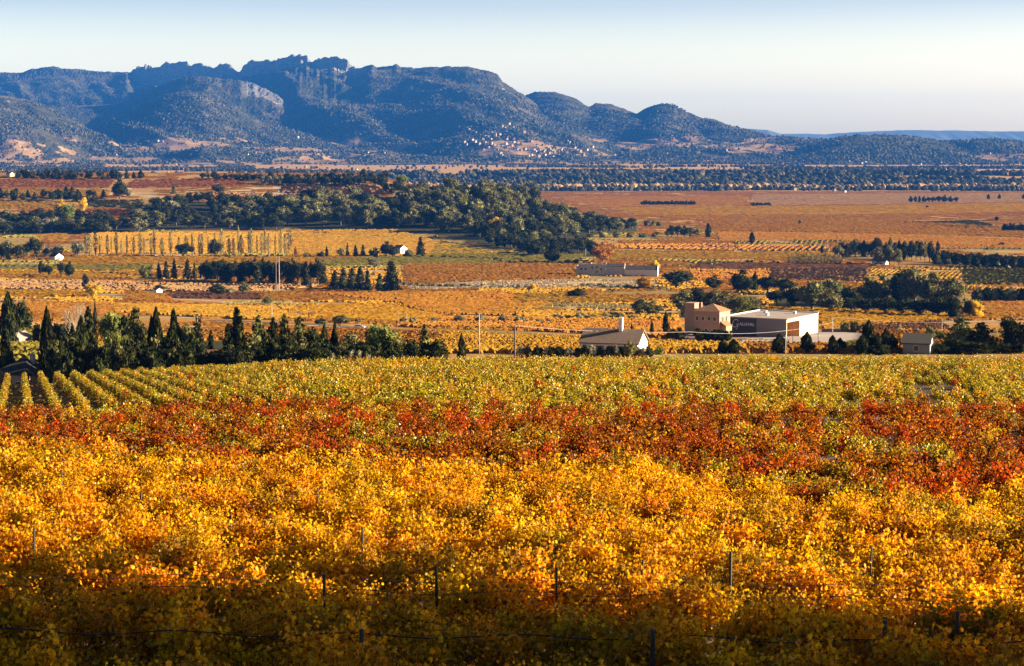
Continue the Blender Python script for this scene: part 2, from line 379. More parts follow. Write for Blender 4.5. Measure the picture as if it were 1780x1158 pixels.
# ------------------------------------------------------------------ ground sheet
def fan_grid(ys, ts):
    Y, Tt = np.meshgrid(ys, ts, indexing='ij')
    X = Tt * (Y + 50)
    return X, Y
def grid_faces(n, m):
    i = np.arange(n - 1)[:, None] * m + np.arange(m - 1)[None, :]
    i = i.ravel(); return np.stack([i, i + 1, i + m + 1, i + m], 1)
ys = np.concatenate([np.linspace(-40, 22, 12), np.exp(np.linspace(math.log(24), math.log(26500), 780))])
ts = np.linspace(-.62, .62, 420)
X, Y = fan_grid(ys, ts)
Z = G(X, Y)
g_n1 = fbm(X / 260 + 3, Y / 420, 4); g_n2 = fbm(X / 60, Y / 90 + 8, 4)
soil = np.zeros(X.shape + (3,))
c1 = np.array((.38, .22, .085)); c2 = np.array((.30, .21, .07)); c3 = np.array((.40, .20, .045)); c4 = np.array((.46, .36, .24))
w = sst(.42, .58, g_n1)[..., None]; soil = c1 * (1 - w) + c3 * w
w = sst(.5, .62, g_n2)[..., None]; soil = soil * (1 - w) + c2 * w
w = sst(.68, .76, fbm(X / 150 + 40, Y / 60, 4))[..., None]; soil = soil * (1 - w) + c4 * w
far = sst(4000, 6500, Y)[..., None]; cf = np.array((.46, .27, .10)); soil = soil * (1 - far) + (cf * (.8 + .4 * g_n2[..., None])) * far
nearm = (1 - sst(250, 300, Y))[..., None]; soil = soil * (1 - nearm) + (np.array((.09, .06, .04)) + np.array((.09, .085, .075)) * sst(.42, .6, fbm(X / 9, Y / 9, 3))[..., None] * sst(0, 20, X)[..., None]) * nearm  # near soil darkened to paint in the deep shadow between the vines
for i, (colr, brg, pts, lab) in enumerate(PARCELS):
    k = inpoly(X, Y, _ext[i]); soil[k] = np.array(VC[colr][3]) * (.85 + .3 * g_n2[k][:, None])
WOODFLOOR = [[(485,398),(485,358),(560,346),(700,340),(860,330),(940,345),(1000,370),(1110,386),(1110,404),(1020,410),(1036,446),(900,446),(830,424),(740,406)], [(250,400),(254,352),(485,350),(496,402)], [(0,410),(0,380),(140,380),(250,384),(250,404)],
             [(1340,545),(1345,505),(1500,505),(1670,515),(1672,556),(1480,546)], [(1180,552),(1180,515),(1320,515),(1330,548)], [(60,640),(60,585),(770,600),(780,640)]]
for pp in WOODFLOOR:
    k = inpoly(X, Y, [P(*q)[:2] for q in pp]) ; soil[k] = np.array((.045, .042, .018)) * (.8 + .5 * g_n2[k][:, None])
PALE = [[(865,526),(1080,530),(1120,534),(1120,539),(900,538),(840,534)], [(700,497),(850,489),(1010,486),(1140,488),(1140,497),(1000,500),(720,505)],
        [(405,524),(560,527),(520,532),(380,531)], [(1075,440),(1220,441),(1215,446),(1080,445)], [(1000,352),(1100,350),(1100,356),(1010,357)]]
for pp in PALE:
    k = inpoly(X, Y, [P(*q)[:2] for q in pp]); soil[k] = np.array((.42, .30, .15)) * (.8 + .4 * g_n2[k][:, None])
m, t = nt("earth_and_grass"); o = N(t, 'ShaderNodeOutputMaterial'); b = N(t, 'ShaderNodeBsdfPrincipled'); b.inputs['Roughness'].default_value = 1; b.inputs['Specular IOR Level'].default_value = .05
at = N(t, 'ShaderNodeAttribute', attribute_name="tone")
n1 = noise(t, .35, 5); n2 = noise(t, .02, 5)
c = mix(t, .7, at.outputs['Color'], ramp(t, n1, [(.3, (.45, .45, .45)), (.7, (1.5, 1.45, 1.4))]), 'MULTIPLY')
c = mix(t, .5, c, ramp(t, n2, [(.3, (.6, .7, .6)), (.7, (1.4, 1.3, 1.2))]), 'MULTIPLY')
bm = N(t, 'ShaderNodeBump'); bm.inputs['Strength'].default_value = .6; bm.inputs['Distance'].default_value = .5
t.links.new(n1, bm.inputs['Height']); t.links.new(bm.outputs[0], b.inputs['Normal'])
t.links.new(c, b.inputs['Base Color']); t.links.new(b.outputs[0], o.inputs[0]); EARTH = m
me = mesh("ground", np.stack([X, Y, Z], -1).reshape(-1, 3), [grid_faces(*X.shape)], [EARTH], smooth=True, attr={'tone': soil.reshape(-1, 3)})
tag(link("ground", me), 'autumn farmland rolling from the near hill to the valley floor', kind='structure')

# ------------------------------------------------------------------ mountains
ys = np.concatenate([np.linspace(7600, 14600, 560), np.linspace(14650, 17500, 40)])
ts = np.concatenate([np.linspace(-.5, -.285, 90)[:-1], np.linspace(-.285, .285, 860), np.linspace(.285, .5, 90)[1:]])
Y, Tt = np.meshgrid(ys, ts, indexing='ij'); X = Tt * Y
Z, rock = MH(X, Y, True)
u_ = uy(X, Y)
v_ = 579 - F * np.tan(np.arctan2(Z, Y) + PITCH)
nf = fbm(X / 420 + 11, Y / 900 + 2, 4)
low = sst(232, 246, v_)
field = sst(.57, .59, fbm(X / 430 + 3, Y / 240 + 2, 3)) * low * (fbm(X / 90, Y / 160, 3) > .40) * (1 - sst(1390, 1420, u_) * (v_ < 268))
treebump = (_T[(X / 9).astype(int) & 255, (Y / 14).astype(int) & 255])
Z = Z + (1 - field) * (1 - rock) * (treebump - .5) * 6 + rock * (fbm(X / 24, Y / 50, 3) - .5) * 34
m, t = nt("mountain_cover"); o = N(t, 'ShaderNodeOutputMaterial'); b = N(t, 'ShaderNodeBsdfDiffuse')
n1 = noise(t, .012, 6, rough=.7); n2 = noise(t, .0035, 4); n3 = noise(t, .05, 4)
forest = ramp(t, n1, [(.3, (.014, .018, .009)), (.54, (.048, .046, .022)), (.75, (.15, .12, .075))])
forest = mix(t, ramp(t, n2, [(.5, (0, 0, 0)), (.68, (.5, .5, .5))]), forest, (.13, .10, .07))
a1 = N(t, 'ShaderNodeAttribute', attribute_name="rock"); a2 = N(t, 'ShaderNodeAttribute', attribute_name="field")
fc = ramp(t, n1, [(.35, (.24, .14, .06)), (.65, (.40, .255, .12))])
rc = ramp(t, n3, [(.3, (.10, .10, .095)), (.7, (.29, .265, .235))])
c = mix(t, a2.outputs['Fac'], forest, fc); c = mix(t, ramp(t, noise(t, .0062, 6, rough=.65), [(.66, (0, 0, 0)), (.72, (.8, .8, .8))]), c, (.40, .35, .29)); c = mix(t, a1.outputs['Fac'], c, rc)
t.links.new(c, b.inputs[0]); t.links.new(b.outputs[0], o.inputs[0])
me = mesh("mountains", np.stack([X, Y, Z], -1).reshape(-1, 3), [grid_faces(*X.shape)], [m], attr={'rock': rock.ravel(), 'field': field.ravel()})
tag(link("mountains", me), 'wooded mountain range with jagged limestone crest', kind='structure')
# far blue ridges
def far_ridge(D, pts, wf, name, lab):
    us = np.linspace(pts[0][0], pts[-1][0], 420); vv = np.interp(us, [p[0] for p in pts], [p[1] for p in pts])
    vv = vv + 1.2 * (fbm(us / 25, us * 0 + D) - .5)
    s = np.linspace(-1, 1, 26)
    S, U = np.meshgrid(s, us, indexing='ij'); VV = np.broadcast_to(vv, S.shape)
    Yr = D + S * wf; top = slope(VV) * D; base = -180
    Zr = base + (top - base) * (1 - np.abs(S)) ** .9 * (1 + .25 * (ridged(U / 60, S * 2) - .6) * (1 - (1 - np.abs(S)) ** 4))
    Xr = (U - 890) / F * D
    me = mesh(name, np.stack([Xr, Yr, Zr], -1).reshape(-1, 3), [grid_faces(*S.shape)], [bpy.data.materials["far_wood"]], smooth=True)
    tag(link(name, me), lab, kind='structure')
plain("far_wood", (.06, .075, .045), 1, .3, .004)
far_ridge(19500, [(1150, 232), (1240, 226), (1300, 222), (1330, 224), (1350, 230), (1380, 240), (1420, 252), (1470, 262)], 1500, "far_hill", 'pale blue spur on the horizon')
far_ridge(23000, [(1250, 236), (1320, 230), (1430, 232), (1480, 228), (1560, 224), (1640, 225), (1780, 227), (2000, 232), (2400, 240)], 3000, "far_hills", 'long pale blue ridge on the horizon')
far_ridge(17500, [(1560, 272), (1640, 262), (1720, 257), (1800, 254), (2100, 250)], 2000, "far_slope", 'blue wooded slope at the right edge')

# ------------------------------------------------------------------ draped roads and tracks
def ribbon(name, pts, width, mat, lab, lift=.08, kind='structure', n=90):
    P3 = np.array([P(*q)[:2] for q in pts]); seg = np.r_[0, np.cumsum(np.hypot(*np.diff(P3, axis=0).T))]
    s = np.linspace(0, seg[-1], n); xs = np.interp(s, seg, P3[:, 0]); yy = np.interp(s, seg, P3[:, 1])
    k = np.ones(9) / 9
    xs = np.convolve(np.pad(xs, 4, 'edge'), k, 'valid'); yy = np.convolve(np.pad(yy, 4, 'edge'), k, 'valid')
    d = np.gradient(np.c_[xs, yy], axis=0); d /= np.hypot(d[:, 0], d[:, 1])[:, None] + 1e-9
    V = []
    for q in (-.5, 0, .5):
        x = xs - d[:, 1] * width * q; y = yy + d[:, 0] * width * q; V.append(np.c_[x, y, G(x, y) + lift])
    V = np.stack(V, 0).reshape(-1, 3)
    o = link(name, mesh(name, V, [grid_faces(3, n)], [mat])); tag(o, lab, kind=kind); return o
ASPH = plain("asphalt", (.09, .085, .08), .85, .2, .3); DIRT = plain("pale_track", (.42, .32, .21), .95, .15, .2)
ribbon("road", [(360, 556), (480, 561), (560, 564), (640, 571), (760, 576), (900, 579.5), (1050, 588), (1180, 597)], 7.0, ASPH, 'asphalt country road crossing the vineyards')
VERGE = plain("dry_verge", (.42, .33, .2), 1, .2, .3)
ribbon("verge", [(360, 558.5), (480, 563.5), (560, 566.5), (640, 573.5), (760, 578.5), (900, 582), (1050, 590)], 5.0, VERGE, 'dry grass verge below the country road', .05)
TR = [([(1070, 437), (1150, 441), (1240, 446)], 5, 'pale farm track right of the rusty tree'), ([(690, 497), (850, 490), (1010, 486), (1100, 484)], 4, 'pale dry track below the stone ruin'),
      ([(380, 526), (460, 528), (560, 529)], 9, 'pale gravel track left of the car'), ([(880, 532), (1000, 533), (1100, 536)], 3, 'pale grass track left of the oaks'),
      ([(222, 330), (228, 322), (242, 312)], 9, 'pale track climbing the ridge'), ([(480, 350), (480, 336), (481, 322)], 10, 'pale track between ridge vineyards'),
      ([(170, 512), (240, 513), (300, 520), (400, 525)], 6, 'pale track beside the yellow tree'), ([(0, 326), (100, 328), (190, 329)], 8, 'pale strip below the red vineyard'),
      ([(1010, 357), (1100, 356), (1300, 352)], 9, 'pale lane far across the plain'), ([(1480, 573), (1560, 566), (1660, 560), (1780, 560)], 4, 'pale lane right of the winery yard')]
for pts, w, lab in TR: ribbon("path", pts, w, DIRT, lab, .10)

# ------------------------------------------------------------------ vineyard rows in the valley
VM = {}
VC = {k: [tuple(q * f_ for q, f_ in zip(c_, (.70, .74, .86))) for c_ in cs] for k, cs in VC.items()}
for k, cs in VC.items():
    m, t = nt(k + "_vine_leaves"); o = N(t, 'ShaderNodeOutputMaterial')
    f = noise(t, 1.0, 5, rough=.8); f2 = noise(t, .025, 3)
    c = ramp(t, f, [(.34, tuple(x * .55 for x in cs[0])), (.45, cs[0]), (.55, cs[1]), (.68, cs[2])])
    hs = N(t, 'ShaderNodeHueSaturation'); t.links.new(c, hs.inputs['Color'])
    t.links.new(mth(t, 'ADD', mth(t, 'MULTIPLY', f2, .05), .475), hs.inputs['Hue'])
    t.links.new(mth(t, 'ADD', mth(t, 'MULTIPLY', noise(t, .06, 3), 1.0), .5), hs.inputs['Value'])
    d = N(t, 'ShaderNodeBsdfDiffuse'); tr = N(t, 'ShaderNodeBsdfTranslucent'); mx = N(t, 'ShaderNodeMixShader'); mx.inputs[0].default_value = .35
    t.links.new(hs.outputs[0], d.inputs[0]); t.links.new(hs.outputs[0], tr.inputs[0]); t.links.new(d.outputs[0], mx.inputs[1]); t.links.new(tr.outputs[0], mx.inputs[2])
    t.links.new(mx.outputs[0], o.inputs[0]); VM[k] = m
for i, (colr, brg, pts, lab) in enumerate(PARCELS):
    poly = np.array(_ext[i]); dmean = poly[:, 1].mean()
    sp = 2.4 if dmean < 900 else 3.0 if dmean < 1500 else 4.5 if dmean < 2500 else 8.0
    if abs(brg) < 60 and dmean > 1500: sp = 6.0
    ds = .6 if dmean < 760 else 1.1 if dmean < 900 else 1.8 if dmean < 1500 else 3.0 if dmean < 2600 else 6.0
    a = R(brg); d = np.array([math.sin(a), math.cos(a)]); nrm = np.array([d[1], -d[0]])
    p = poly @ d; q = poly @ nrm
    nr = int((q.max() - q.min()) / sp) + 1; ns = int((p.max() - p.min()) / ds) + 2
    while nr * ns > 700000: sp *= 1.2; ds *= 1.2; nr = int((q.max() - q.min()) / sp) + 1; ns = int((p.max() - p.min()) / ds) + 2
    S = p.min() + np.arange(ns) * ds; Q = q.min() + (np.arange(nr) + .5) * sp
    QQ, SS = np.meshgrid(Q, S, indexing='ij')
    PX = SS * d[0] + QQ * nrm[0]; PY = SS * d[1] + QQ * nrm[1]
    wob = 4 * (fbm(PX / 25, PY / 25, 2) - .5)
    ins = inpoly(PX + wob, PY + wob, poly.tolist())
    ok = ins & (rng.random(ins.shape) > .07 + .25 * (fbm(PX / 40 + 9, PY / 40, 3) > .62))
    segm = ok[:, :-1] & ok[:, 1:]
    rr, ss = np.nonzero(segm)
    if len(rr) == 0: continue
    used = np.zeros(ok.shape, bool); used[rr, ss] = True; used[rr, ss + 1] = True
    idx = -np.ones(ok.shape, int); idx[used] = np.arange(used.sum())
    ux, uyy = PX[used], PY[used]; n = len(ux); gz = G(ux, uyy)
    h = (1.25 if dmean < 1500 else 1.5) * (.65 + .6 * rng.random(n)); wd = min(sp * .36, 1.0) * (.6 + .7 * rng.random(n))
    cs = []
    for (qq, hh) in ((-1, .05), (-.75, .72), (0, 1), (.75, .72), (1, .05)):
        jit = (.22 if dmean > 760 else .12) * (rng.random((n, 2)) - .5)
        cs.append(np.c_[ux + nrm[0] * qq * wd + jit[:, 0] * 2, uyy + nrm[1] * qq * wd + jit[:, 1] * 2, gz + h * hh * (.85 + .3 * rng.random(n))])
    V = np.stack(cs, 1).reshape(-1, 3)
    A = idx[rr, ss] * 5; B = idx[rr, ss + 1] * 5
    Fq = np.concatenate([np.stack([A + k, A + k + 1, B + k + 1, B + k], 1) for k in range(4)])
    o = link("vineyard", mesh("vineyard", V, [Fq], [VM[colr]]))
    tag(o, 'vineyard, ' + lab, 'vineyard', kind='stuff')

# the patchwork between the named parcels
road_pts = np.concatenate([np.array([P(*q)[:2] for q in np.c_[np.linspace(a[0], b_[0], 14), np.linspace(a[1], b_[1], 14)]]) for a, b_ in
    [((360,556),(480,561)), ((480,561),(640,571)), ((640,571),(900,579.5)), ((900,579.5),(1180,597)), ((690,497),(1100,484)), ((380,526),(560,529)), ((880,532),(1100,536)), ((222,330),(242,312)), ((1070,437),(1240,446)), ((170,512),(400,525)), ((1480,573),(1780,560))]])
_no = [[P(*q)[:2] for q in pp] for pp in WOODFLOOR + PALE + [[(1170,610),(1180,540),(1440,540),(1500,575),(1500,612)], [(1000,600),(1000,575),(1140,575),(1140,620)]]]
for (ya, yb, brg, sp, ds, colr, lab) in [(352, 430, 86, 2.2, .7, 'olive', 'narrow plot in the dip right behind the near hill'), (430, 700, 12, 2.4, .7, 'gold', 'small plots just behind the near hill'), (430, 700, 80, 2.6, .7, 'orange', 'small plots between the hedges near the winery'), (700, 1000, 70, 3.0, 1.6, 'orange', 'scattered plots around the country road'), (1000, 1500, 16, 3.4, 2.0, 'gold', 'scattered plots in the middle valley'),
        (1000, 1500, 78, 3.4, 2.0, 'orange', 'scattered orange plots in the middle valley'), (1500, 2300, 82, 5.0, 3.2, 'orange', 'scattered plots below the wooded hill'), (1500, 2300, 10, 5.0, 3.2, 'olive', 'scattered green plots below the wooded hill'), (2300, 4700, 84, 9.0, 6.5, 'orange', 'scattered plots over the wide plain')]:
    a = R(brg); d = np.array([math.sin(a), math.cos(a)]); nrm = np.array([d[1], -d[0]])
    hw_ = .29 * yb; cc = np.array([[-hw_, ya], [hw_, ya], [-hw_, yb], [hw_, yb]]); p = cc @ d; q = cc @ nrm
    S = np.arange(p.min(), p.max(), ds); Q = np.arange(q.min(), q.max(), sp); QQ, SS = np.meshgrid(Q, S, indexing='ij')
    PX = SS * d[0] + QQ * nrm[0]; PY = SS * d[1] + QQ * nrm[1]
    ok = (PY > ya) & (PY < yb) & (np.abs(PX) < .29 * PY); blk = fbm(PX / 90 + 2, PY / 130 + 2, 2)
    ok &= (blk > .5) if brg < 45 else (blk <= .5 if ya < 2300 else blk > 0)
    if colr == 'olive': ok &= vnoise(PX / 160, PY / 160) > .4
    ok &= (fbm(PX / 30 + 9, PY / 30, 3) > .40)
    for j in range(len(PARCELS)): ok &= ~inpoly(PX, PY, _ext[j])
    for pp in _no: ok &= ~inpoly(PX, PY, pp)
    for rx, ry in road_pts: ok &= (np.abs(PX - rx) > 9 + ry * .008) | (np.abs(PY - ry) > 14)
    ok &= rng.random(ok.shape) > .08
    rr, ss = np.nonzero(ok[:, :-1] & ok[:, 1:]); used = np.zeros(ok.shape, bool); used[rr, ss] = True; used[rr, ss + 1] = True
    idx = -np.ones(ok.shape, int); idx[used] = np.arange(used.sum()); ux, uyy = PX[used], PY[used]; n = len(ux)
    if n == 0: continue
    gz = G(ux, uyy); h = (1.2 if ya < 1500 else 1.4) * (.6 + .6 * rng.random(n)); wd = min(sp * .36, 1.0) * (.6 + .7 * rng.random(n)); cs = []
    for (qq, hh) in ((-1, .05), (-.6, .85), (.6, .85), (1, .05)):
        jit = .5 * (rng.random((n, 2)) - .5); cs.append(np.c_[ux + nrm[0] * qq * wd + jit[:, 0], uyy + nrm[1] * qq * wd + jit[:, 1], gz + h * hh * (.8 + .4 * rng.random(n))])
    V = np.stack(cs, 1).reshape(-1, 3); A = idx[rr, ss] * 4; B = idx[rr, ss + 1] * 4
    tag(link("vineyard", mesh("vineyard", V, [np.concatenate([np.stack([A + k, A + k + 1, B + k + 1, B + k], 1) for k in range(3)])], [VM[colr]])), 'vineyard, ' + lab, 'vineyard', kind='stuff')

# ------------------------------------------------------------------ trees
def leaf_cards(C, size, up=.0, aspect=1.6, r=None):
    """a bent two-triangle leaf clump at each point of C"""
    r = r or rng; n = len(C); size = np.broadcast_to(size, (n,))
    a = r.normal(size=(n, 3)); a[:, 2] += up * 2.2; a /= np.linalg.norm(a, axis=1)[:, None]
    b = r.normal(size=(n, 3)); b -= (b * a).sum(1)[:, None] * a; b /= np.linalg.norm(b, axis=1)[:, None]
    c = np.cross(a, b)
    s = size[:, None] * (.6 + .8 * r.random((n, 1)))
    v0 = C - a * s * aspect * .5; v2 = C + a * s * aspect * .5
    v1 = C + b * s * .5 + c * s * .15; v3 = C - b * s * .5 + c * s * .15
    V = np.stack([v0, v1, v2, v3], 1).reshape(-1, 3); i = np.arange(n)[:, None] * 4
    return V, np.concatenate([i + np.array([[0, 1, 2]]), i + np.array([[0, 2, 3]])])
def blob(center, rad, r, sub=2, jit=.2):
    import bmesh
    bm = bmesh.new(); bmesh.ops.create_icosphere(bm, subdivisions=sub, radius=1)
    V = np.array([v.co[:] for v in bm.verts]); Fs = np.array([[v.index for v in f.verts] for f in bm.faces]); bm.free()
    V = V * (1 + jit * (r.random((len(V), 1)) - .5) * 2) * np.array(rad) + np.array(center)
    return V, Fs
def crown_mesh(kind, seed, mat, n=1700, ls=.045):
    r = np.random.default_rng(seed); VV = []; FF = []; off = 0
    def put(V, Fs):
        nonlocal off
        VV.append(V); FF.append(Fs + off); off += len(V)
    if kind in ('round', 'bush', 'pine', 'openpine'):
        if kind == 'round': cz, rx, rz, nl, z0 = .50, .37, .40, 20, .06
        elif kind == 'bush': cz, rx, rz, nl, z0 = .40, .38, .42, 13, .0
        elif kind == 'pine': cz, rx, rz, nl, z0 = .54, .36, .40, 19, .1
        else: cz, rx, rz, nl, z0 = .74, .36, .18, 11, .5
        L = []
        for _ in range(nl):
            dd = r.normal(size=3); dd /= np.linalg.norm(dd); dd[2] = abs(dd[2]) if kind == 'openpine' else dd[2]
            q = .35 + .65 * r.random()
            c = np.array([dd[0] * rx * q, dd[1] * rx * q, cz + dd[2] * rz * q]); s = .10 + .11 * r.random()
            if kind == 'pine': s *= .95; c[:2] *= (1.25 - .75 * max(0, (c[2] - .5) * 2))
            L.append((c, s))
        L.append((np.array([0, 0, cz]), .2))
        wts = np.array([s ** 2 for _, s in L]); wts /= wts.sum()
        for (c, s), wq in zip(L, wts):
            k = max(12, int(n * wq)); dd = r.normal(size=(k, 3)); dd /= np.linalg.norm(dd, axis=1)[:, None]
            C = c + dd * s * (.72 + .42 * r.random((k, 1))) * np.array([1.1, 1.1, .9]); C[:, 2] = np.maximum(C[:, 2], z0 * .5 + .01)
            put(*leaf_cards(C, ls, .1, r=r)); put(*blob(c, (s * .78, s * .78, s * .66), r, 1, .25))
        if kind == 'bush': put(*blob((0, 0, .3), (.33, .33, .3), r, 2, .18))
    elif kind in ('cypress', 'poplar', 'column'):
        k = n; z = r.random(k) ** .9
        if kind == 'poplar':
            z = .14 + .86 * z; rad = .5 * np.sin(np.pi * np.clip((z - .08) / .95, 0, 1)) ** .6
            q = r.random(k) ** .5
        else:
            rad = .5 * np.clip(np.sin(np.pi * np.clip(.10 + z * .9, 0, 1)) ** .75 * (1.08 - .35 * z), .03, 1); q = .7 + .35 * r.random(k)
            rad = rad * (1 + .12 * np.sin(z * 17 + seed))
        th = r.random(k) * 2 * np.pi
        lob = 1 + .2 * np.sin(th * 3 + z * 9 + seed)
        C = np.c_[np.cos(th) * rad * q * lob, np.sin(th) * rad * q * lob, z * .97]
        V, Fs = leaf_cards(C, ls * .9, 1.5, 2.2, r=r)
        V[:, :2] = C.repeat(4, 0)[:, :2] + (V[:, :2] - C.repeat(4, 0)[:, :2]) * (2.2 if kind != 'poplar' else 1.7)
        put(V, Fs)
        if kind != 'poplar':
            zz = np.linspace(0, .95, 12); rr_ = .5 * np.sin(np.pi * np.clip(.10 + zz * .9, 0, 1)) ** .75 * (1.08 - .35 * zz) * .72
            m_ = 8; tt = np.linspace(0, 2 * np.pi, m_, endpoint=False)
            V = np.stack([np.c_[np.cos(tt) * q2 * (1 + .15 * r.random(m_)), np.sin(tt) * q2 * (1 + .15 * r.random(m_)), np.full(m_, z2)] for z2, q2 in zip(zz, rr_)]).reshape(-1, 3)
            i = (np.arange(11)[:, None] * m_ + np.arange(m_)[None, :]).ravel(); j = (np.arange(11)[:, None] * m_ + (np.arange(m_)[None, :] + 1) % m_).ravel()
            put(V, np.concatenate([np.stack([i, j, j + m_], 1), np.stack([i, j + m_, i + m_], 1)]))
    elif kind == 'cone':
        nb = 46
        for b_ in range(nb):
            z = .08 + .88 * (b_ / nb) ** .9; ln = (.5 * (1 - z) ** .75 + .03) * (.65 + .5 * r.random()); th = b_ * 2.4 + r.random()
            k = max(8, int(n / nb * (1.6 - z))); s = r.random(k)
            C = np.c_[np.cos(th) * ln * s, np.sin(th) * ln * s, z + .10 * s * ln - .20 * s * s * ln] + r.normal(size=(k, 3)) * np.array([.035, .035, .02]) * (1.3 - z)
            put(*leaf_cards(C, ls * (1.25 - .4 * z), .0, 1.7, r=r))
        for z, q in ((.2, .30), (.38, .24), (.56, .17), (.74, .09)): put(*blob((0, 0, z), (q, q, .14), r, 1, .3))
    V = np.concatenate(VV); Fs = np.concatenate(FF)
    return mesh(kind + "_crown", V, [Fs], [mat])
def trunk_mesh(kind, seed):
    r = random.Random(seed); b = MB()
    if kind == 'bare': return None
    hgt = {'round': .55, 'pine': .7, 'openpine': .8, 'bush': .3, 'cypress': .2, 'column': .2, 'poplar': .95, 'cone': .85}[kind]
    w = {'cypress': .10, 'column': .1, 'poplar': .10}.get(kind, .045)
    x = y = 0; pts = []; rad = []
    for i in range(6):
        s = i / 5; pts.append((x, y, s * hgt - .02)); rad.append(w * (1 - .75 * s)); x += r.uniform(-.02, .02); y += r.uniform(-.02, .02)
    b.tube(pts, rad, 7)
    if kind in ('round', 'pine', 'openpine'):
        for _ in range(6):
            th = r.uniform(0, 6.28); z = r.uniform(.25, .6) * hgt / .6; e = r.uniform(.18, .3)
            b.tube([(0, 0, z), (math.cos(th) * e * .5, math.sin(th) * e * .5, z + .1), (math.cos(th) * e, math.sin(th) * e, z + .2)], [w * .5, w * .3, w * .12], 5)
    return b.me(kind + "_trunk", [PALEBARK if kind == 'poplar' else BARK], True)
def bare_meshes(seed):
    r = random.Random(seed); b = MB(); b.tube([(0, 0, -.02), (.01, 0, .2), (.0, .01, .38)], [.035, .028, .02], 7)
    tb = b.me("bare_trunk", [PALEBARK], True); c = MB()
    def br(p, d, l, rad, dep):
        q = [p[i] + d[i] * l for i in range(3)]; mid = [p[i] + d[i] * l * .5 + r.uniform(-.1, .1) * l for i in range(3)]
        c.tube([p, mid, q], [rad, rad * .8, rad * .55], 4)
        if dep == 0: return
        for _ in range(3):
            e = Vector(d) + Vector((r.uniform(-.75, .75), r.uniform(-.75, .75), r.uniform(-.1, .5))); e.normalize(); br(q, tuple(e), l * r.uniform(.6, .8), rad * .55, dep - 1)
    for _ in range(5):
        e = Vector((r.uniform(-.6, .6), r.uniform(-.6, .6), 1)).normalized(); br((0, 0, r.uniform(.2, .38)), tuple(e), .19, .016, 4)
    return c.me("bare_crown", [PALEBARK], False), tb
LIB = {}
def lib(kind, mat, var):
    key = (kind, mat, var)
    if key not in LIB:
        sd = abs(hash((kind, var))) % 99991 if False else (sum(ord(c) for c in kind) * 7 + var * 131 + len(mat) * 17)
        if kind == 'bare': LIB[key] = bare_meshes(sd)
        else: LIB[key] = (crown_mesh(kind, sd, FM[mat], 460 if kind == 'poplar' else 1700), trunk_mesh(kind, sd))
    return LIB[key]
CATN = {'round': 'broad_tree', 'pine': 'pine_tree', 'openpine': 'pine_tree', 'bush': 'bush', 'cypress': 'cypress_tree', 'column': 'poplar_tree', 'poplar': 'poplar_tree', 'cone': 'conifer_tree', 'oak': 'oak_and_broad_tree', 'bare': 'bare_tree'}
CATL = {'oak_and_broad_tree': 'oak tree', 'broad_tree': 'tree', 'pine_tree': 'pine tree', 'bush': 'bush', 'cypress_tree': 'cypress tree', 'poplar_tree': 'poplar tree', 'conifer_tree': 'conifer tree', 'bare_tree': 'bare tree'}
def put_tree(kind, mat, pos, h, w, label, group=None, name=None, trunk=True):
    cm, tm = lib(kind, mat, rnd.randrange(4))
    nm = name or CATN[kind]
    o = bpy.data.objects.new(nm, None); COL.objects.link(o); o.empty_display_size = .5
    o.location = (pos[0], pos[1], pos[2] - .05); o.rotation_euler = (0, 0, rnd.uniform(0, 6.28)); o.scale = (w, w, h)
    tag(o, label, CATL[nm] if nm in CATL else nm.replace('_', ' '), group)
    link("crown", cm, o)
    if trunk and tm: link("trunk", tm, o)
    return o
def tr(kind, mat, u, vt, wpx, vb=None, D=None, label='', group=None, name=None, hmin=1.0):
    pos = P(u, vb) if vb else PD(u, D)
    top = float(slope(vt) * pos[1]); h = max(hmin, top - pos[2]); w = wpx * pos[1] / F * 1.12
    if kind == 'bush' : h *= 1.12
    return put_tree(kind, mat, pos, h, w, label, group, name)
ORD = ['first', 'second', 'third', 'fourth', 'fifth', 'sixth', 'seventh', 'eighth', 'ninth', 'tenth', 'eleventh', 'twelfth', 'thirteenth', 'fourteenth', 'fifteenth', 'sixteenth', 'seventeenth', 'eighteenth', 'nineteenth', 'twentieth']

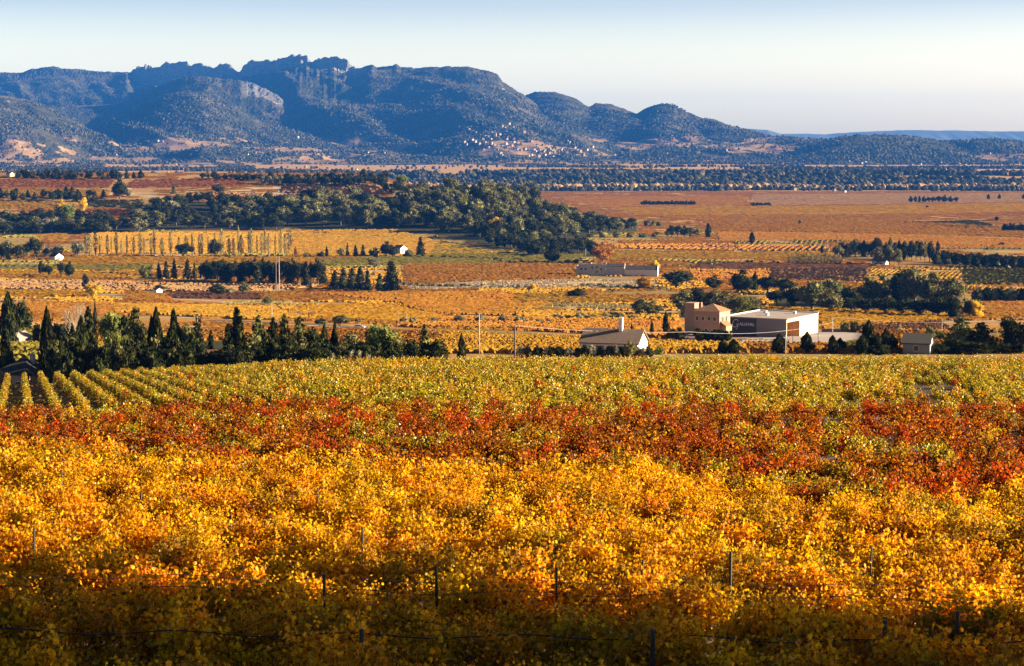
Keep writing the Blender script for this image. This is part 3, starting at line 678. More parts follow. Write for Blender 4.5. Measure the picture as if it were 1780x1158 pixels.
# --- trees just behind the near hill, left
g = 'tall dark trees behind the near vineyard'
for a in [('cypress','dark',8,566,24,338,'slim cypress at the left edge beside the hipped-roof house'),
          ('cypress','dark',80,532,27,330,'tallest cypress, right beside the lit wall of the hipped-roof house'),
          ('cypress','dark',104,584,24,335,'short cypress right of the tallest cypress'),
          ('cypress','dark',124,562,17,350,'thin cypress in front of the bare pale tree'),
          ('cypress','dark',139,548,30,345,'cypress just right of the bare pale tree'),
          ('cone','dark',152,528,48,352,'dark conifer beside the orange bush'),
          ('round','green',195,532,62,420,'light olive-green tree above the yellow-green bush'),
          ('cone','dark',214,545,60,372,'wide dark spruce left of the paired cypresses'),
          ('round','dark',232,530,46,400,'rounded dark tree behind the wide spruce'),
          ('cypress','dark',262,548,17,352,'slimmer left half of the cypress pair'),
          ('cypress','dark',270,533,26,350,'taller right half of the cypress pair'),
          ('cypress','dark',301,537,26,352,'lone pointed cypress right of the cypress pair'),
          ('pine','pine',322,560,44,356,'shaggy tree right of the pointed cypress'),
          ('cone','pine',342,545,40,352,'grey-green conifer above the pinkish tiled roof'),
          ('cone','dark',365,569,25,346,'small dark cone right beside the tiled roof'),
          ('cone','dark',396,558,40,350,'conifer left of the twin-topped spruce'),
          ('cone','dark',411,529,56,352,'tall spruce that starts the dark conifer belt'),
          ('cone','pine',448,544,52,354,'brown-tipped conifer right of the tall spruce'),
          ('cone','dark',474,548,46,350,'narrow conifer in the middle of the dark belt'),
          ('cone','pine',493,541,44,356,'lighter conifer with a rusty top in the dark belt'),
          ('cone','pine',520,546,56,356,'broad sunlit conifer right of the rusty one'),
          ('round','dark',545,566,56,350,'rounded dark tree at the gap in the belt'),
          ('cypress','green',563,560,15,352,'thin yellowish-green spire left of the car'),
          ('cypress','dark',581,556,13,352,'thin dark spire left of the car'),
          ('round','pine',606,572,52,350,'dark rounded tree below the car'),
          ('round','pine',632,582,48,348,'low rounded tree right below the car'),
          ('pine','green',668,560,66,346,'sunlit green tree right of the car'),
          ('round','green',700,588,56,342,'light green tree right of the sunlit one'),
          ('cone','pine',738,560,40,350,'dark pointed conifer rising over the road'),
          ('round','pine',726,594,46,342,'low olive tree in front of the pointed conifer'),
          ('round','dark',760,592,46,346,'dark tree closing the belt on its right'),
          ('cypress','dark',802,578,13,372,'lone small cypress beside the pale pole')]:
    tr(a[0], a[1], a[2], a[3], a[4], D=a[5], label=a[6], group=g)
under = [(96,602),(118,606),(150,596),(172,600),(198,598),(226,596),(250,600),(276,602),(300,598),(326,604),(350,606),(376,600),(400,596),(424,592),(448,590),(470,590),(494,588),(516,590),(538,592),(566,594),(590,592),(612,596),(636,596),(660,598)]
for i, (u, vt) in enumerate(under):
    tr('bush' if i % 3 else 'cone', 'dark' if i % 4 else 'pine', u, vt, 46, D=326 - (6 if u < 250 else 0), label='dark evergreen undergrowth bush below the tall conifer belt', group='dark bushes under the conifer belt')
for i in range(40):
    u = 90 + i * 17 + rnd.uniform(-5, 5)
    if 340 < u < 388: continue
    tr('bush', 'dark', u, (598 if u < 560 else 603) + rnd.uniform(-7, 8), 60, D=322 + rnd.uniform(-3, 5), label='dark evergreen shrub closing the foot of the conifer belt', group='shrubs closing the conifer belt')
for i in range(32):
    u = 92 + i * 21.5 + rnd.uniform(-5, 5)
    if 345 < u < 385: continue
    tr('round' if i % 3 else 'cone', 'dark' if i % 4 else 'pine', u, (578 if u < 560 else 590) + rnd.uniform(-7, 10), 52, D=336 + rnd.uniform(-4, 6), label='dark tree filling the lower ranks of the conifer belt', group='lower ranks of the conifer belt')
for i, u in enumerate((574, 592, 610, 628, 645)):
    tr('bush', 'olive', u, 603 + 3 * abs(i - 2), 30, D=318, label='pale feathery bush in the clump before the conifer belt', group='pale feathery bushes')
tr('bush', 'green', 196, 566, 46, D=338, label='yellow-green bush between the dark trees', name='bush')
tr('bush', 'rust', 170, 550, 26, D=480, label='vivid orange bush behind the dark conifers')
tr('bare', 'dry', 132, 502, 74, D=360, label='tall bare pale-barked tree with a pinkish crown')
tr('bush', 'olive', 8, 626, 30, D=322, label='grey bush in front of the hipped-roof house')
tr('cypress', 'dark', 13, 507, 28, D=500, label='dark cypress left of the blue-walled shed')
tr('round', 'dark', 33, 508, 42, D=515, label='round dark tree right behind the blue-walled shed')
tr('cypress', 'dark', 164, 523, 7, D=560, label='tiny cypress behind the orange bush')
for i, (u, w_) in enumerate(((92, 24), (112, 28), (60, 16), (74, 14))):
    tr('bush', 'dark', u, 556, w_, D=505, label='low dark shrub right of the blue-walled shed', group='low shrubs by the shed')

# --- right, behind the near vineyard
g = 'cypresses along the far edge of the near vineyard'
for k, m_, u, vt, w_, D_, lab in [('cypress','dark',1258,590,17,432,'left one of the squat cypress pair before the winery sign'),
          ('cypress','dark',1276,589,21,430,'right one of the squat cypress pair before the winery sign'),
          ('cypress','dark',1356,579,22,432,'cypress before the corner of the winery hall'),
          ('cypress','dark',1404,576,20,432,'cypress before the white wall of the winery hall'),
          ('cypress','dark',1449,582,17,430,'narrow cypress right of the winery yard'),
          ('cypress','dark',1462,587,20,434,'blunt cypress beside the light green tree'),
          ('cypress','dark',1511,556,24,432,'tallest pointed cypress right of the winery yard'),
          ('cypress','dark',1501,582,22,428,'low cypress leaning on the tallest pointed one'),
          ('cypress','dark',1527,578,17,430,'thin cypress just right of the tallest pointed one'),
          ('cypress','dark',1541,570,19,432,'second tallest cypress of the right cluster'),
          ('cypress','dark',1553,580,18,434,'last cypress of the right cluster')]:
    tr(k, m_, u, vt, w_, D=D_, label=lab, group=g)
tr('round', 'green', 1482, 586, 42, D=438, label='light green round tree between the cypresses')
tr('bush', 'dark', 1528, 596, 50, D=424, label='dark bush at the foot of the right cypress cluster')
tr('bush', 'pine', 1212, 600, 36, D=445, label='scruffy bush left of the squat cypress pair')
tr('bush', 'dark', 1195, 606, 22, D=440, label='small dark bush right of the white farmhouse')
g = 'big dark cedars at the right edge'
for k, m_, u, vt, w_, D_, lab in [('cone','pine',1673,549,86,440,'big cedar with light-tipped layers'), ('cone','dark',1708,558,70,436,'cedar just right of the big light-tipped one'),
          ('round','dark',1664,586,60,430,'dark mound of foliage below the big cedar'), ('round','dark',1700,592,70,428,'dark rounded tree beneath the second cedar'), ('round','dark',1735,590,62,430,'dark rounded tree left of the edge pine'),
          ('round','dark',1762,548,60,436,'tall dark tree cut by the right edge'), ('cone','dark',1786,556,60,432,'dark conifer mostly outside the right edge'), ('bush','dark',1640,594,36,428,'dark bush right of the narrow white gable')]:
    tr(k, m_, u, vt, w_, D=D_, label=lab, group=g)
tr('round', 'pine', 1618, 566, 26, D=560, label='small round tree above the narrow white gable')
tr('round', 'green', 1636, 570, 22, D=560, label='yellow-green tree beside the thin pole')
tr('bush', 'yellow', 1568, 578, 16, D=520, label='little orange-yellow bush right of the cypress cluster')
for i, (u, vt) in enumerate(((1468,553),(1484,551),(1500,554),(1574,570),(1590,566),(1602,572),(1560,560))):
    tr('bush', 'pine' if i < 3 else 'dry', u, vt + 4, 18, vb=578, label='scrubby bush on the bank behind the right cypress cluster', group='scrub behind the cypress cluster')
# hedge in front of the white farmhouse
for i, u in enumerate(range(905, 1130, 14)):
    tr('bush', 'dark' if i % 3 else 'olive', u, 598 + rnd.uniform(-2, 4), 20, D=412, label='dark hedge bush in front of the white farmhouse', group='hedge before the white farmhouse')
tr('round', 'pine', 1096, 590, 24, D=408, label='tree in front of the farmhouse roof, left of its gable')
tr('bush', 'green', 1146, 600, 24, D=425, label='green bush right of the farmhouse gable')
# villa surroundings
g = 'dark cypresses and shrubs by the villa'
tr('cypress', 'dark', 1157, 541, 10, vb=585, label='tall thin cypress left of the villa tower', group=g)
tr('cypress', 'dark', 1133, 557, 6, vb=584, label='very thin cypress left of the tall thin one', group=g)
tr('cypress', 'dark', 1098, 561, 4, vb=583, label='smallest thin cypress, above the farmhouse gable', group=g)
for i, (u, vt, w_) in enumerate(((1168,570,24),(1180,568,24),(1216,569,24),(1230,572,20),(1242,570,22),(1254,569,24),(1265,571,22))):
    tr('bush', 'dark', u, vt, w_, vb=593, label='dark shrub against the front of the villa', group='shrubs before the villa')
for i, u in enumerate(range(1046, 1150, 11)):
    tr('bush', 'dark' if i % 2 else 'olive', u, 573 + i % 3, 13, vb=581, label='low clipped shrub in the row left of the villa', group='low shrub row left of the villa')
# roadside olives
for i, (u, vt, w_) in enumerate([(753,551,20),(783,553,12),(797,547,20),(812,554,12),(835,547,18),(851,553,12),(872,546,18),(900,547,22),(918,554,16),(938,553,16),(955,552,14),(716,548,14),(700,549,14)]):
    tr('bush', 'olive', u, vt, w_, vb=562, label='grey-green olive shrub in the row above the road', group='olive shrubs above the road', name='olive_shrub')
tr('round', 'pine', 592, 543, 30, vb=568, label='round green tree left of the car')
tr('bush', 'dark', 557, 553, 26, vb=563, label='dark low bush at the roadside left of the car')
tr('bush', 'olive', 750 - 127, 551, 16, vb=562, label='pale shrub right behind the car')
for i, (u, vt, w_) in enumerate(((966,545,20),(985,547,22),(1005,541,24),(1030,546,26),(1052,545,24),(1074,544,24),(1100,547,26))):
    tr('bush', 'pine' if i % 2 else 'olive', u, vt, w_, vb=555, label='scrub bush in the band below the oak group', group='scrub band below the oaks')

# --- middle distance
g = 'dark conifers in the middle of the valley'
for k, m_, u, vt, w_, vb, lab in [('cone','dark',276,456,14,485,'first small conifer left of the dark pine belt'), ('cone','dark',289,452,16,485,'second small conifer left of the dark pine belt'),
        ('cone','dark',303,449,15,486,'third small conifer left of the dark pine belt'), ('cone','dark',326,448,18,486,'taller conifer standing apart left of the pine belt'), ('cone','dark',338,455,11,486,'slender conifer touching the pine belt'),
        ('cone','dark',680,452,44,508,'big pyramid-shaped spruce in mid valley'), ('cone','dark',660,474,22,506,'small conifer leaning on the pyramid spruce'),
        ('cone','dark',582,468,26,503,'leftmost conifer of the clump beside the pyramid spruce'), ('cone','dark',597,463,26,504,'second conifer of the clump beside the pyramid spruce'), ('cone','dark',612,464,26,505,'middle conifer of the clump beside the pyramid spruce'),
        ('cone','dark',626,462,26,506,'fourth conifer of the clump beside the pyramid spruce'), ('cone','dark',639,468,18,507,'last slim conifer of the clump beside the pyramid spruce')]:
    tr(k, m_, u, vt, w_, vb=vb, label=lab, group=g)
for i in range(30):
    u = 357 + i * 7.0; tr(('pine', 'cone', 'pine', 'openpine')[i % 4], 'dark', u, 451 + 5 * (i % 2) + rnd.uniform(-4, 5), 22 if i % 4 else 26, vb=490 + i * .25 + rnd.uniform(-3, 3), label='dark pine in the belt behind the double pylon', group='dark pines behind the double pylon')
SING = [('round','green',254,455,26,486,'pale green round tree left of the small conifers'), ('round','dark',72,452,12,480,'left narrow dark tree below the white barn'), ('round','dark',84,457,17,481,'bushy tree below the white barn'),
 ('round','dark',107,450,16,483,'taller of the two dark trees right of the barn'), ('round','dark',121,452,18,484,'rounder of the two dark trees right of the barn'),
 ('round','dark',148,475,17,500,'dark tree behind the bright yellow tree'), ('round','yellow',163,483,32,517,'bright yellow tree in the left middle distance'),
 ('bush','yellow',96,508,12,519,'small yellow bush left of the bright yellow tree'), ('round','dark',376,492,34,514,'wide dark bush tree between hut and double pylon'), ('round','pine',424,489,20,511,'green round tree left of the double pylon'),
 ('bush','pine',398,500,22,512,'low grey bush between two round trees'), ('round','dark',276,494,22,508,'dark bush behind the stone hut'), ('round','pine',467,513,20,531,'green bush on the gravel track'),
 ('round','olive',649,445,26,466,'grey-green round tree below the white-walled cottage'), ('cone','dark',731,410,20,446,'dark pyramid tree right of the white-walled cottage'), ('bush','pine',712,432,20,447,'bush between cottage and pyramid tree'),
 ('round','dark',672,418,26,446,'dark tree hiding the white-walled cottage'), ('round','dark',682,424,22,447,'tree overlapping the white-walled cottage'), ('cone','dark',604,421,8,446,'thin cone left of the cottage garden'), ('cone','dark',618,424,11,447,'small cone in the cottage garden'),
 ('cone','dark',631,424,12,447,'second small cone in the cottage garden'), ('round','pine',592,430,14,447,'round garden tree farthest from the cottage'), ('bush','dark',650,430,20,447,'low dark garden tree left of the cottage'),
 ('cypress','dark',568,428,5,448,'thin cypress right of the poplar row'), ('bush','dark',560,436,18,448,'dark bush left of the thin cypress'), ('cypress','rust',514,428,5,447,'thin reddish spire right of the poplar row'), ('bush','pine',535,438,16,448,'bush between reddish spire and thin cypress'),
 ('round','dark',960,431,30,458,'dark round tree left of the rusty tree'), ('round','rust',1048,417,38,458,'rusty orange tree behind the stone ruin'), ('bush','olive',1003,448,10,458,'pale bush right of the dark round tree'),
 ('bush','yellow',1137,450,22,470,'yellow bushes behind the white gable of the ruin'), ('bush','yellow',1122,478,30,499,'yellow bushes below the white gable of the ruin'), ('bush','yellow',925,492,18,505,'yellow bush on the dry track'),
 ('bare','dry',833,480,24,508,'bare brownish tree on the dry track'), ('bare','dry',792,484,34,508,'bare pinkish tree left of the brownish one'), ('bush','dark',1000,500,38,517,'dark spreading bush above the grass track'),
 ('round','dark',1177,464,58,503,'big round oak right of the stone ruin'), ('round','dark',1241,476,30,505,'smaller round oak right of the big one'), ('round','dark',1289,466,50,512,'round oak left of the oak wood'), ('cypress','dark',1312,474,13,506,'dark spire right of the third oak'),
 ('round','dark',1335,474,44,510,'dark oak beginning the oak wood'), ('round','dark',1364,478,34,512,'dark oak above the lit round crowns'),
 ('round','pine',1112,517,36,547,'dark bush tree left of the villa oaks'), ('round','pine',1134,520,34,550,'green tree beside the bush tree'), ('round','green',1685,514,36,552,'greenish-yellow tree at the end of the oak wood'), ('bush','yellow',1698,520,26,553,'yellow sunlit bush beside the greenish tree'),
 ('cypress','dark',1307,403,9,422,'lone small tree on the orange plain'), ('cypress','dark',1231,387,9,413,'twin-trunk cypress right of the small copse'), ('cypress','dark',1429,425,5,442,'lone thin cypress on the plain'), ('cypress','dark',1630,418,6,438,'thin cypress right of the farmstead trees'),
 ('round','dark',1741,420,12,428,'small round tree in the orange field right'), ('round','dark',1733,376,10,384,'small round tree near the right edge of the plain'), ('round','dark',1612,357,7,362,'dot-like tree in the middle of the plain'), ('cypress','dark',1390,382,4,390,'tiny tree on the brown lane'),
 ('round','dark',208,308,26,346,'dark tree at the foot of the climbing track'), ('round','olive',222,326,14,342,'pale bush right of the climbing track tree'), ('cone','green',302,318,11,338,'pale green cone on the ridge'), ('round','dark',380,319,26,336,'dark tree in the red ridge vineyard'),
 ('round','yellow',143,340,18,368,'yellow tree on the left slope'), ('round','green',115,346,40,394,'large green tree with a yellowish top on the left slope'), ('round','olive',86,372,40,402,'greyish round tree below the large green one'), ('round','yellow',104,344,20,372,'yellow-topped tree behind the large green one'),
 ('round','green',697,301,22,324,'yellow-lit tree at the right end of the ridge row'), ('round','yellow',857,374,26,404,'yellow tree on the wooded hill'), ('round','olive',300,345,30,376,'grey-green crown in front of the dark copse'), ('cypress','dark',116,322,7,345,'dark spire in the tree row below the red vineyard'),
 ('cypress','yellow',942,385,4,402,'thin orange spire in the hill wood'), ('cypress','yellow',908,395,4,412,'second thin orange spire in the hill wood')]
for k, m_, u, vt, w_, vb, lab in SING: tr(k, m_, u, vt, w_, vb=vb, label=lab)
for i, (u, vt, w_, vb, m_) in enumerate([(1186,500,46,548,'pine'),(1212,498,46,545,'dark'),(1240,500,46,548,'pine'),(1262,503,44,550,'pine'),(1284,508,46,552,'green'),(1208,518,40,556,'pine'),(1308,515,36,548,'pine')]):
    tr('round', m_, u, vt, w_, vb=vb, label='oak in the group rising behind the villa', group='oaks behind the villa', name='oak_and_broad_tree')
for i, (u, vt, w_, vb, m_) in enumerate([(1382,492,50,538,'dark'),(1412,484,58,541,'pine'),(1444,474,52,532,'pine'),(1442,500,46,544,'pine'),(1474,496,44,538,'dark'),(1510,478,52,530,'pine'),(1536,474,50,528,'pine'),(1562,466,54,530,'dark'),(1590,462,62,532,'pine'),(1622,470,58,534,'pine'),(1652,472,46,534,'pine'),
        (1480,512,50,543,'dark'),(1510,514,50,545,'dark'),(1540,512,52,547,'dark'),(1570,514,52,549,'dark'),(1600,514,52,551,'dark'),(1630,514,50,552,'dark'),(1658,512,40,553,'dark'),(1350,500,40,530,'dark')]):
    tr('round', m_, u, vt, w_, vb=vb, label='oak in the dense wood above the yellow vineyard', group='oaks of the dense wood', name='oak_and_broad_tree')
for i, u in enumerate(range(1698, 1800, 15)):
    tr('bush', 'dark' if i % 2 else 'pine', u, 495 + i % 3, 26, vb=526, label='dark bush in the hedge at the right edge', group='hedge at the right edge')
for i in range(22):
    u = 1456 + i * 7.6; k = ('cypress' if i in (6, 8, 12, 14) else 'round'); tall = {9: 405, 4: 412, 5: 416, 12: 412}.get(i, 418 + rnd.uniform(-3, 4))
    tr(k, 'dark' if i % 4 else 'pine', u, tall, 10 if k == 'cypress' else 19, vb=447 + max(0, i - 6) * .5 + rnd.uniform(-2, 2), label='dark tree of the farmstead grove on the plain', group='farmstead grove on the plain')
for i, (u, vt, w_) in enumerate(((1526,426,26),(1545,424,24),(1562,430,22))):
    tr('round', 'pine', u, vt, w_, vb=462, label='sunlit tree beside the white cottage on the plain', group='sunlit trees by the white cottage')
for i in range(20):
    u = 1628 + i * 8.4; tr('bush', 'dark', u, 433 + i * .55 + rnd.uniform(-2, 2), 22, vb=459 + i * .5 - (i % 2) * 4, label='dark bush in the long hedge right of the grove', group='long dark hedge on the plain')
for i, u in enumerate(range(1372, 1462, 8)):
    tr('poplar', 'poplar', u, 440 + i % 4, 8, vb=461, label='small yellowish poplar in the row left of the white cottage', group='small yellow poplars on the plain')
for i, (u, vt, w_) in enumerate(((1168,390,18),(1178,387,18),(1190,391,18),(1202,393,16),(1214,395,14),(1160,396,12))):
    tr('round', 'dark' if i < 3 else 'pine', u, vt, w_, vb=412, label='tree in the small copse on the plain', group='small copse on the plain')
for i, (u, vt, w_) in enumerate(((1124,381,14),(1134,383,16),(1146,384,16),(1048,396,18),(1072,400,20),(1095,402,18),(1118,404,20),(1140,402,20),(1028,405,18))):
    tr('bush', 'pine', u, vt, w_, vb=394 if i < 3 else 413, label='bush at the sandy tip of the wooded hill', group='bushes at the tip of the hill')
for i, (u, w_) in enumerate(((1583,8),(1591,7),(1598,7),(1606,8),(1614,8),(1622,10),(1632,12),(1642,12),(1652,9),(1662,9))):
    tr('round', 'dark', u, 340 - (2 if i in (6, 7) else 0), w_, vb=353, label='dark tree in the short row on the far plain', group='short row on the far plain')
for u in (1718, 1737, 1779): tr('cypress', 'dark', u, 337, 5, vb=347, label='small dark tree alone on the far plain', group='lone trees on the far plain')
for i in range(15): tr('bush', 'dark', 1118 + i * 6.3, 348 + rnd.uniform(-1, 1), 10, vb=357, label='tree in the low dark strip on the far plain', group='low dark strip on the far plain')
for i in range(5): tr('bush', 'dark', 1309 + i * 7, 351, 9, vb=358, label='tree in the tiny dark strip on the far plain', group='tiny dark strip on the far plain')
for i in range(6): tr('bush', 'dark', 1748 + i * 8, 387, 14, vb=402, label='bush in the dark block at the right edge of the plain', group='dark block at the right edge')
# hedges and scrub bands
BANDS = [((700, 496, 930, 502), 22, 10, 7, 'olive', 'pale roadside scrub below the orange field'), ((600, 506, 860, 506), 16, 6, 4, 'pine', 'low scrub line below the conifers'),
         ((870, 458, 1035, 458), 14, 9, 8, 'pine', 'bush in the field hedge left of the ruin'), ((1100, 468, 1290, 458), 12, 9, 7, 'pine', 'bush in the hedge right of the ruin'), ((1290, 458, 1500, 462), 14, 9, 7, 'dark', 'bush in the hedge left of the white cottage'),
         ((700, 447, 880, 453), 16, 10, 6, 'dark', 'bush on the dark bank right of the pyramid tree'), ((1010, 497, 1160, 505), 12, 12, 8, 'olive', 'scrub below the stone ruin'), ((110, 447, 500, 447), 34, 9, 5, 'dark', 'dark bush at the foot of the poplars'),
         ((0, 466, 70, 466), 7, 12, 8, 'olive', 'grey olive shrub below the white barn'), ((180, 477, 270, 484), 9, 12, 6, 'dark', 'dark bush in the bank right of the barn trees'), ((1200, 528, 1300, 540), 7, 16, 10, 'dry', 'brownish bush behind the winery hall'), ((560, 548, 500, 549), 4, 12, 8, 'dry', 'dry shrub left of the round green tree')]
for (u0, v0, u1, v1), n, w_, h_, m_, lab in BANDS:
    for i in range(n):
        s = (i + rnd.random() * .7) / n; vb = v0 + (v1 - v0) * s + rnd.uniform(-1, 1)
        tr('bush', m_, u0 + (u1 - u0) * s, vb - h_ * rnd.uniform(.6, 1.1), w_ * rnd.uniform(.7, 1.3), vb=vb, label=lab, group=lab.replace('bush in', 'bushes in'))
# poplars
for i, u in enumerate([150,157,166,176,186,195,203,213,221,232,243,251,262,270,281,296,309,322,334,345,351,362,372,386,396,405,415,421,431,438,446,455,461,469,478,484,490,497]):
    pale = u in (157, 243, 270, 296, 386, 415, 421, 455, 461, 490, 497, 438)
    tr('poplar', 'poplar' if pale or i % 2 else 'pine', u + rnd.uniform(-2.5, 2.5), 405 - (8 if pale else 0) + rnd.uniform(-5, 12), (7 if pale else 5.5) * rnd.uniform(.6, 1.45), vb=446 + rnd.uniform(-1, 1), label='pale golden poplar in the tall row' if pale else 'bare dull poplar in the tall row', group='tall poplar row')
for u, vt, w_, vb, lab in ((320, 418, 34, 447, 'dark round tree under the poplars'), (374, 414, 26, 447, 'dark upright tree under the poplars'), (100, 420, 24, 448, 'leafy tree right of the white barn'), (135, 414, 26, 448, 'brownish tree at the left end of the poplars'), (82, 424, 18, 447, 'small tree behind the white barn')):
    tr('round', 'dark' if u > 200 else 'olive', u, vt, w_, vb=vb, label=lab)
for i, (u, vt, w_, vb) in enumerate(((4,420,26,453),(18,416,28,454),(32,420,26,454),(46,418,20,450),(60,406,30,452))):
    tr('round', 'pine' if i % 2 else 'dark', u, vt, w_, vb=vb, label='tree in the clump left of the white barn', group='clump left of the white barn')

# --- woods on the hill, tree by tree
def scatter(poly, n, kinds, label, group, hpx, wpx, mind=8.0, name=None):
    us = [p[0] for p in poly]; vs_ = [p[1] for p in poly]; pts = []; tries = 0
    while len(pts) < n and tries < n * 60:
        tries += 1; u = rnd.uniform(min(us), max(us)); v = rnd.uniform(min(vs_), max(vs_))
        if not inpoly(np.array([u]), np.array([v]), poly)[0]: continue
        if any(abs(u - a) < mind and abs(v - b) < mind * .45 for a, b in pts): continue
        pts.append((u, v)); k, m_ = rnd.choice(kinds); s = rnd.uniform(.7, 1.2)
        tr(k, m_, u, v - hpx * s, wpx * s, vb=v, label=label, group=group, name=name)
scatter([(492,394),(492,362),(560,352),(640,352),(690,362),(740,390),(720,402),(620,398)], 66, [('pine','pine')] * 4 + [('round','pine'), ('pine','dark')], 'grey-green pine in the wood above the sloping vineyard', 'pines above the sloping vineyard', 30, 27, 8)
scatter([(690,360),(720,345),(800,340),(870,338),(930,350),(960,375),(1000,392),(960,405),(880,425),(800,412),(740,398)], 118, [('pine','pine')] * 3 + [('round','pine'), ('pine','dark'), ('round','dark')], 'pine in the wood on top of the hill', 'pines on the wooded hill', 31, 27, 8)
scatter([(940,372),(1000,378),(1060,390),(1104,394),(1104,402),(1020,408),(960,415),(920,430),(900,425)], 62, [('round','pine'), ('pine','dark'), ('round','dark')], 'low oak on the slope towards the plain', 'low oaks on the hill slope', 21, 25, 7, 'oak_and_broad_tree')
scatter([(830,420),(900,430),(1035,437),(1036,446),(930,446),(905,440)], 30, [('round','dark')], 'shaded dark tree along the foot of the wooded hill', 'shaded trees at the foot of the hill', 26, 27, 7, 'oak_and_broad_tree')  # dark broad trees of no set species, filed with the oaks
scatter([(255,395),(258,360),(330,352),(480,352),(494,372),(492,402),(420,400)], 62, [('round','dark'), ('pine','dark'), ('round','pine')], 'dark tree in the copse above the poplars', 'dark copse above the poplars', 25, 27, 8, 'oak_and_broad_tree')  # mixed dark broad and pine crowns, filed with the oaks
scatter([(0,408),(0,385),(70,378),(140,384),(250,386),(250,402),(180,406)], 44, [('round','dark'), ('round','dark'), ('round','pine')], 'dark tree in the shaded wood at the left edge', 'shaded wood at the left edge', 22, 30, 8, 'oak_and_broad_tree')  # broad trees, species not told, filed with the oaks
scatter([(0,350),(0,344),(180,343),(186,350),(180,352)], 20, [('round','dark'), ('cone','dark')], 'dark tree in the row below the red ridge vineyard', 'row below the red vineyard', 19, 15, 8)
scatter([(30,313),(30,309),(245,309),(245,313)], 34, [('cone','dark'), ('cypress','dark'), ('round','dark')], 'dark tree in the row along the left ridge', 'row along the left ridge', 16, 11, 5)
scatter([(345,312),(345,309),(460,311),(460,317)], 16, [('round','dark')], 'dark tree in the row along the middle ridge', 'row along the middle ridge', 13, 14, 5)
scatter([(455,321),(455,315),(640,316),(690,326),(705,338),(690,342),(640,326)], 46, [('round','dark'), ('round','dark'), ('pine','dark')], 'dark tree in the belt behind the round orchard trees', 'dark belt on the ridge', 21, 15, 6)
for i in range(15): tr('round', 'olive', 458 + i * 11.3, 304, 10, vb=321.5, label='small round orchard tree in the even row on the ridge', group='round orchard trees on the ridge')
scatter([(640,345),(700,330),(830,334),(830,344),(720,350)], 16, [('round','pine'), ('round','dark')], 'tree scattered along the hilltop', 'scattered hilltop trees', 15, 15, 7)

# dry grass on the pale strips
_gr = np.random.default_rng(77)
for pp in PALE:
    poly = [P(*q)[:2] for q in pp]; xs = [q[0] for q in poly]; yy = [q[1] for q in poly]
    px_ = _gr.uniform(min(xs), max(xs), 9000); py_ = _gr.uniform(min(yy), max(yy), 9000); k = inpoly(px_, py_, poly) & (fbm(px_ / 14, py_ / 22, 3) > .44)
    px_, py_ = px_[k], py_[k]; C = np.c_[px_, py_, G(px_, py_) + .22]; V, Fs = leaf_cards(C, .9 + .5 * _gr.random(len(C)), 1.0, 1.2, r=_gr)
    tag(link("dry_grass", mesh("dry_grass", V, [Fs], [FM['dry'] if PALE.index(pp) % 2 else FM['poplar']])), 'dry straw-coloured grass on a pale strip between vineyards', 'grass', kind='stuff')

# ------------------------------------------------------------------ far woods as masses
def blob_mass(name, lab, pts, mat, hmin, hmax, wr=.55):
    r = np.random.default_rng(len(pts)); bV, bF = blob((0, 0, 0), (1, 1, 1), r, 1, 0)
    n = len(pts); h = hmin + (hmax - hmin) * r.random(n); w = h * wr * (.7 + .6 * r.random(n))
    V = bV[None] * (1 + .5 * (r.random((n, len(bV), 1)) - .5)); V = V * np.stack([w, w, h * .55], 1)[:, None, :]
    z = H(pts[:, 0], pts[:, 1]); V = V + np.stack([pts[:, 0], pts[:, 1], z + h * .42], 1)[:, None, :]
    Fs = bF[None] + (np.arange(n) * len(bV))[:, None, None]
    tag(link(name, mesh(name, V.reshape(-1, 3), [Fs.reshape(-1, 3)], [mat])), lab, 'woodland', kind='stuff')
def fanpts(n, y0, y1, t0, t1, f=None, seed=1):
    r = np.random.default_rng(seed); y = r.uniform(y0, y1, n); x = r.uniform(t0, t1, n) * y
    if f is not None: k = f(x, y, r); x, y = x[k], y[k]
    return np.c_[x, y]
FAR = foliage("far_woods_foliage", [(0, (.015, .018, .008)), (.5, (.040, .041, .020)), (1, (.115, .10, .055))], .1)
FARO = foliage("far_autumn_foliage", [(0, (.10, .08, .04)), (.4, (.28, .17, .07)), (1, (.5, .28, .10))], .2)
blob_mass("river_woods", 'dark blue-green woods on the bank below the village', fanpts(5600, 5290, 5760, -.1, .40, lambda x, y, r: (r.random(len(x)) > .15) & ((fbm(x / 170 + 1, y / 90, 3) > .43) | (y < 5480)), 3), FAR, 12, 20)
blob_mass("river_woods", 'orange autumn trees along the river below the dark woods', fanpts(1700, 5020, 5300, -.08, .40, lambda x, y, r: fbm(x / 120, y / 60) > .40, 4), FARO, 9, 18)
blob_mass("river_woods", 'dark tree line at the far edge of the plain', fanpts(1500, 4780, 5020, -.02, .40, lambda x, y, r: fbm(x / 150 + 7, y / 80) > .45, 5), FAR, 8, 15)
def valley_mask(x, y, r):
    u = uy(x, y); v = 579 - F * np.tan(np.arctan2(G(x, y), y) + PITCH)
    f = fbm(x / 330 + 3, y / 260, 4) > (.59 - .12 * sst(-300, -900, x))
    clear = ((v > 273 + 4 * (fbm(x / 200, y / 300) - .5)) & (v < 298) & (u > 440) & (u < 880)) | ((v > 281) & (v < 290) & (u > 1000) & (u < 1500)) | ((v > 292) & (v < 298) & (u > 860) & (u < 1300)) | ((v > 287) & (v < 292) & (u > 1400)) | ((v > 284) & (v < 293) & (u > 180) & (u < 380))
    return f & ~clear | (f & (r.random(len(x)) < .02))
blob_mass("valley_woods", 'scattered woods across the far valley floor', fanpts(42000, 5780, 8600, -.38, .38, valley_mask, 6), FAR, 6, 13)
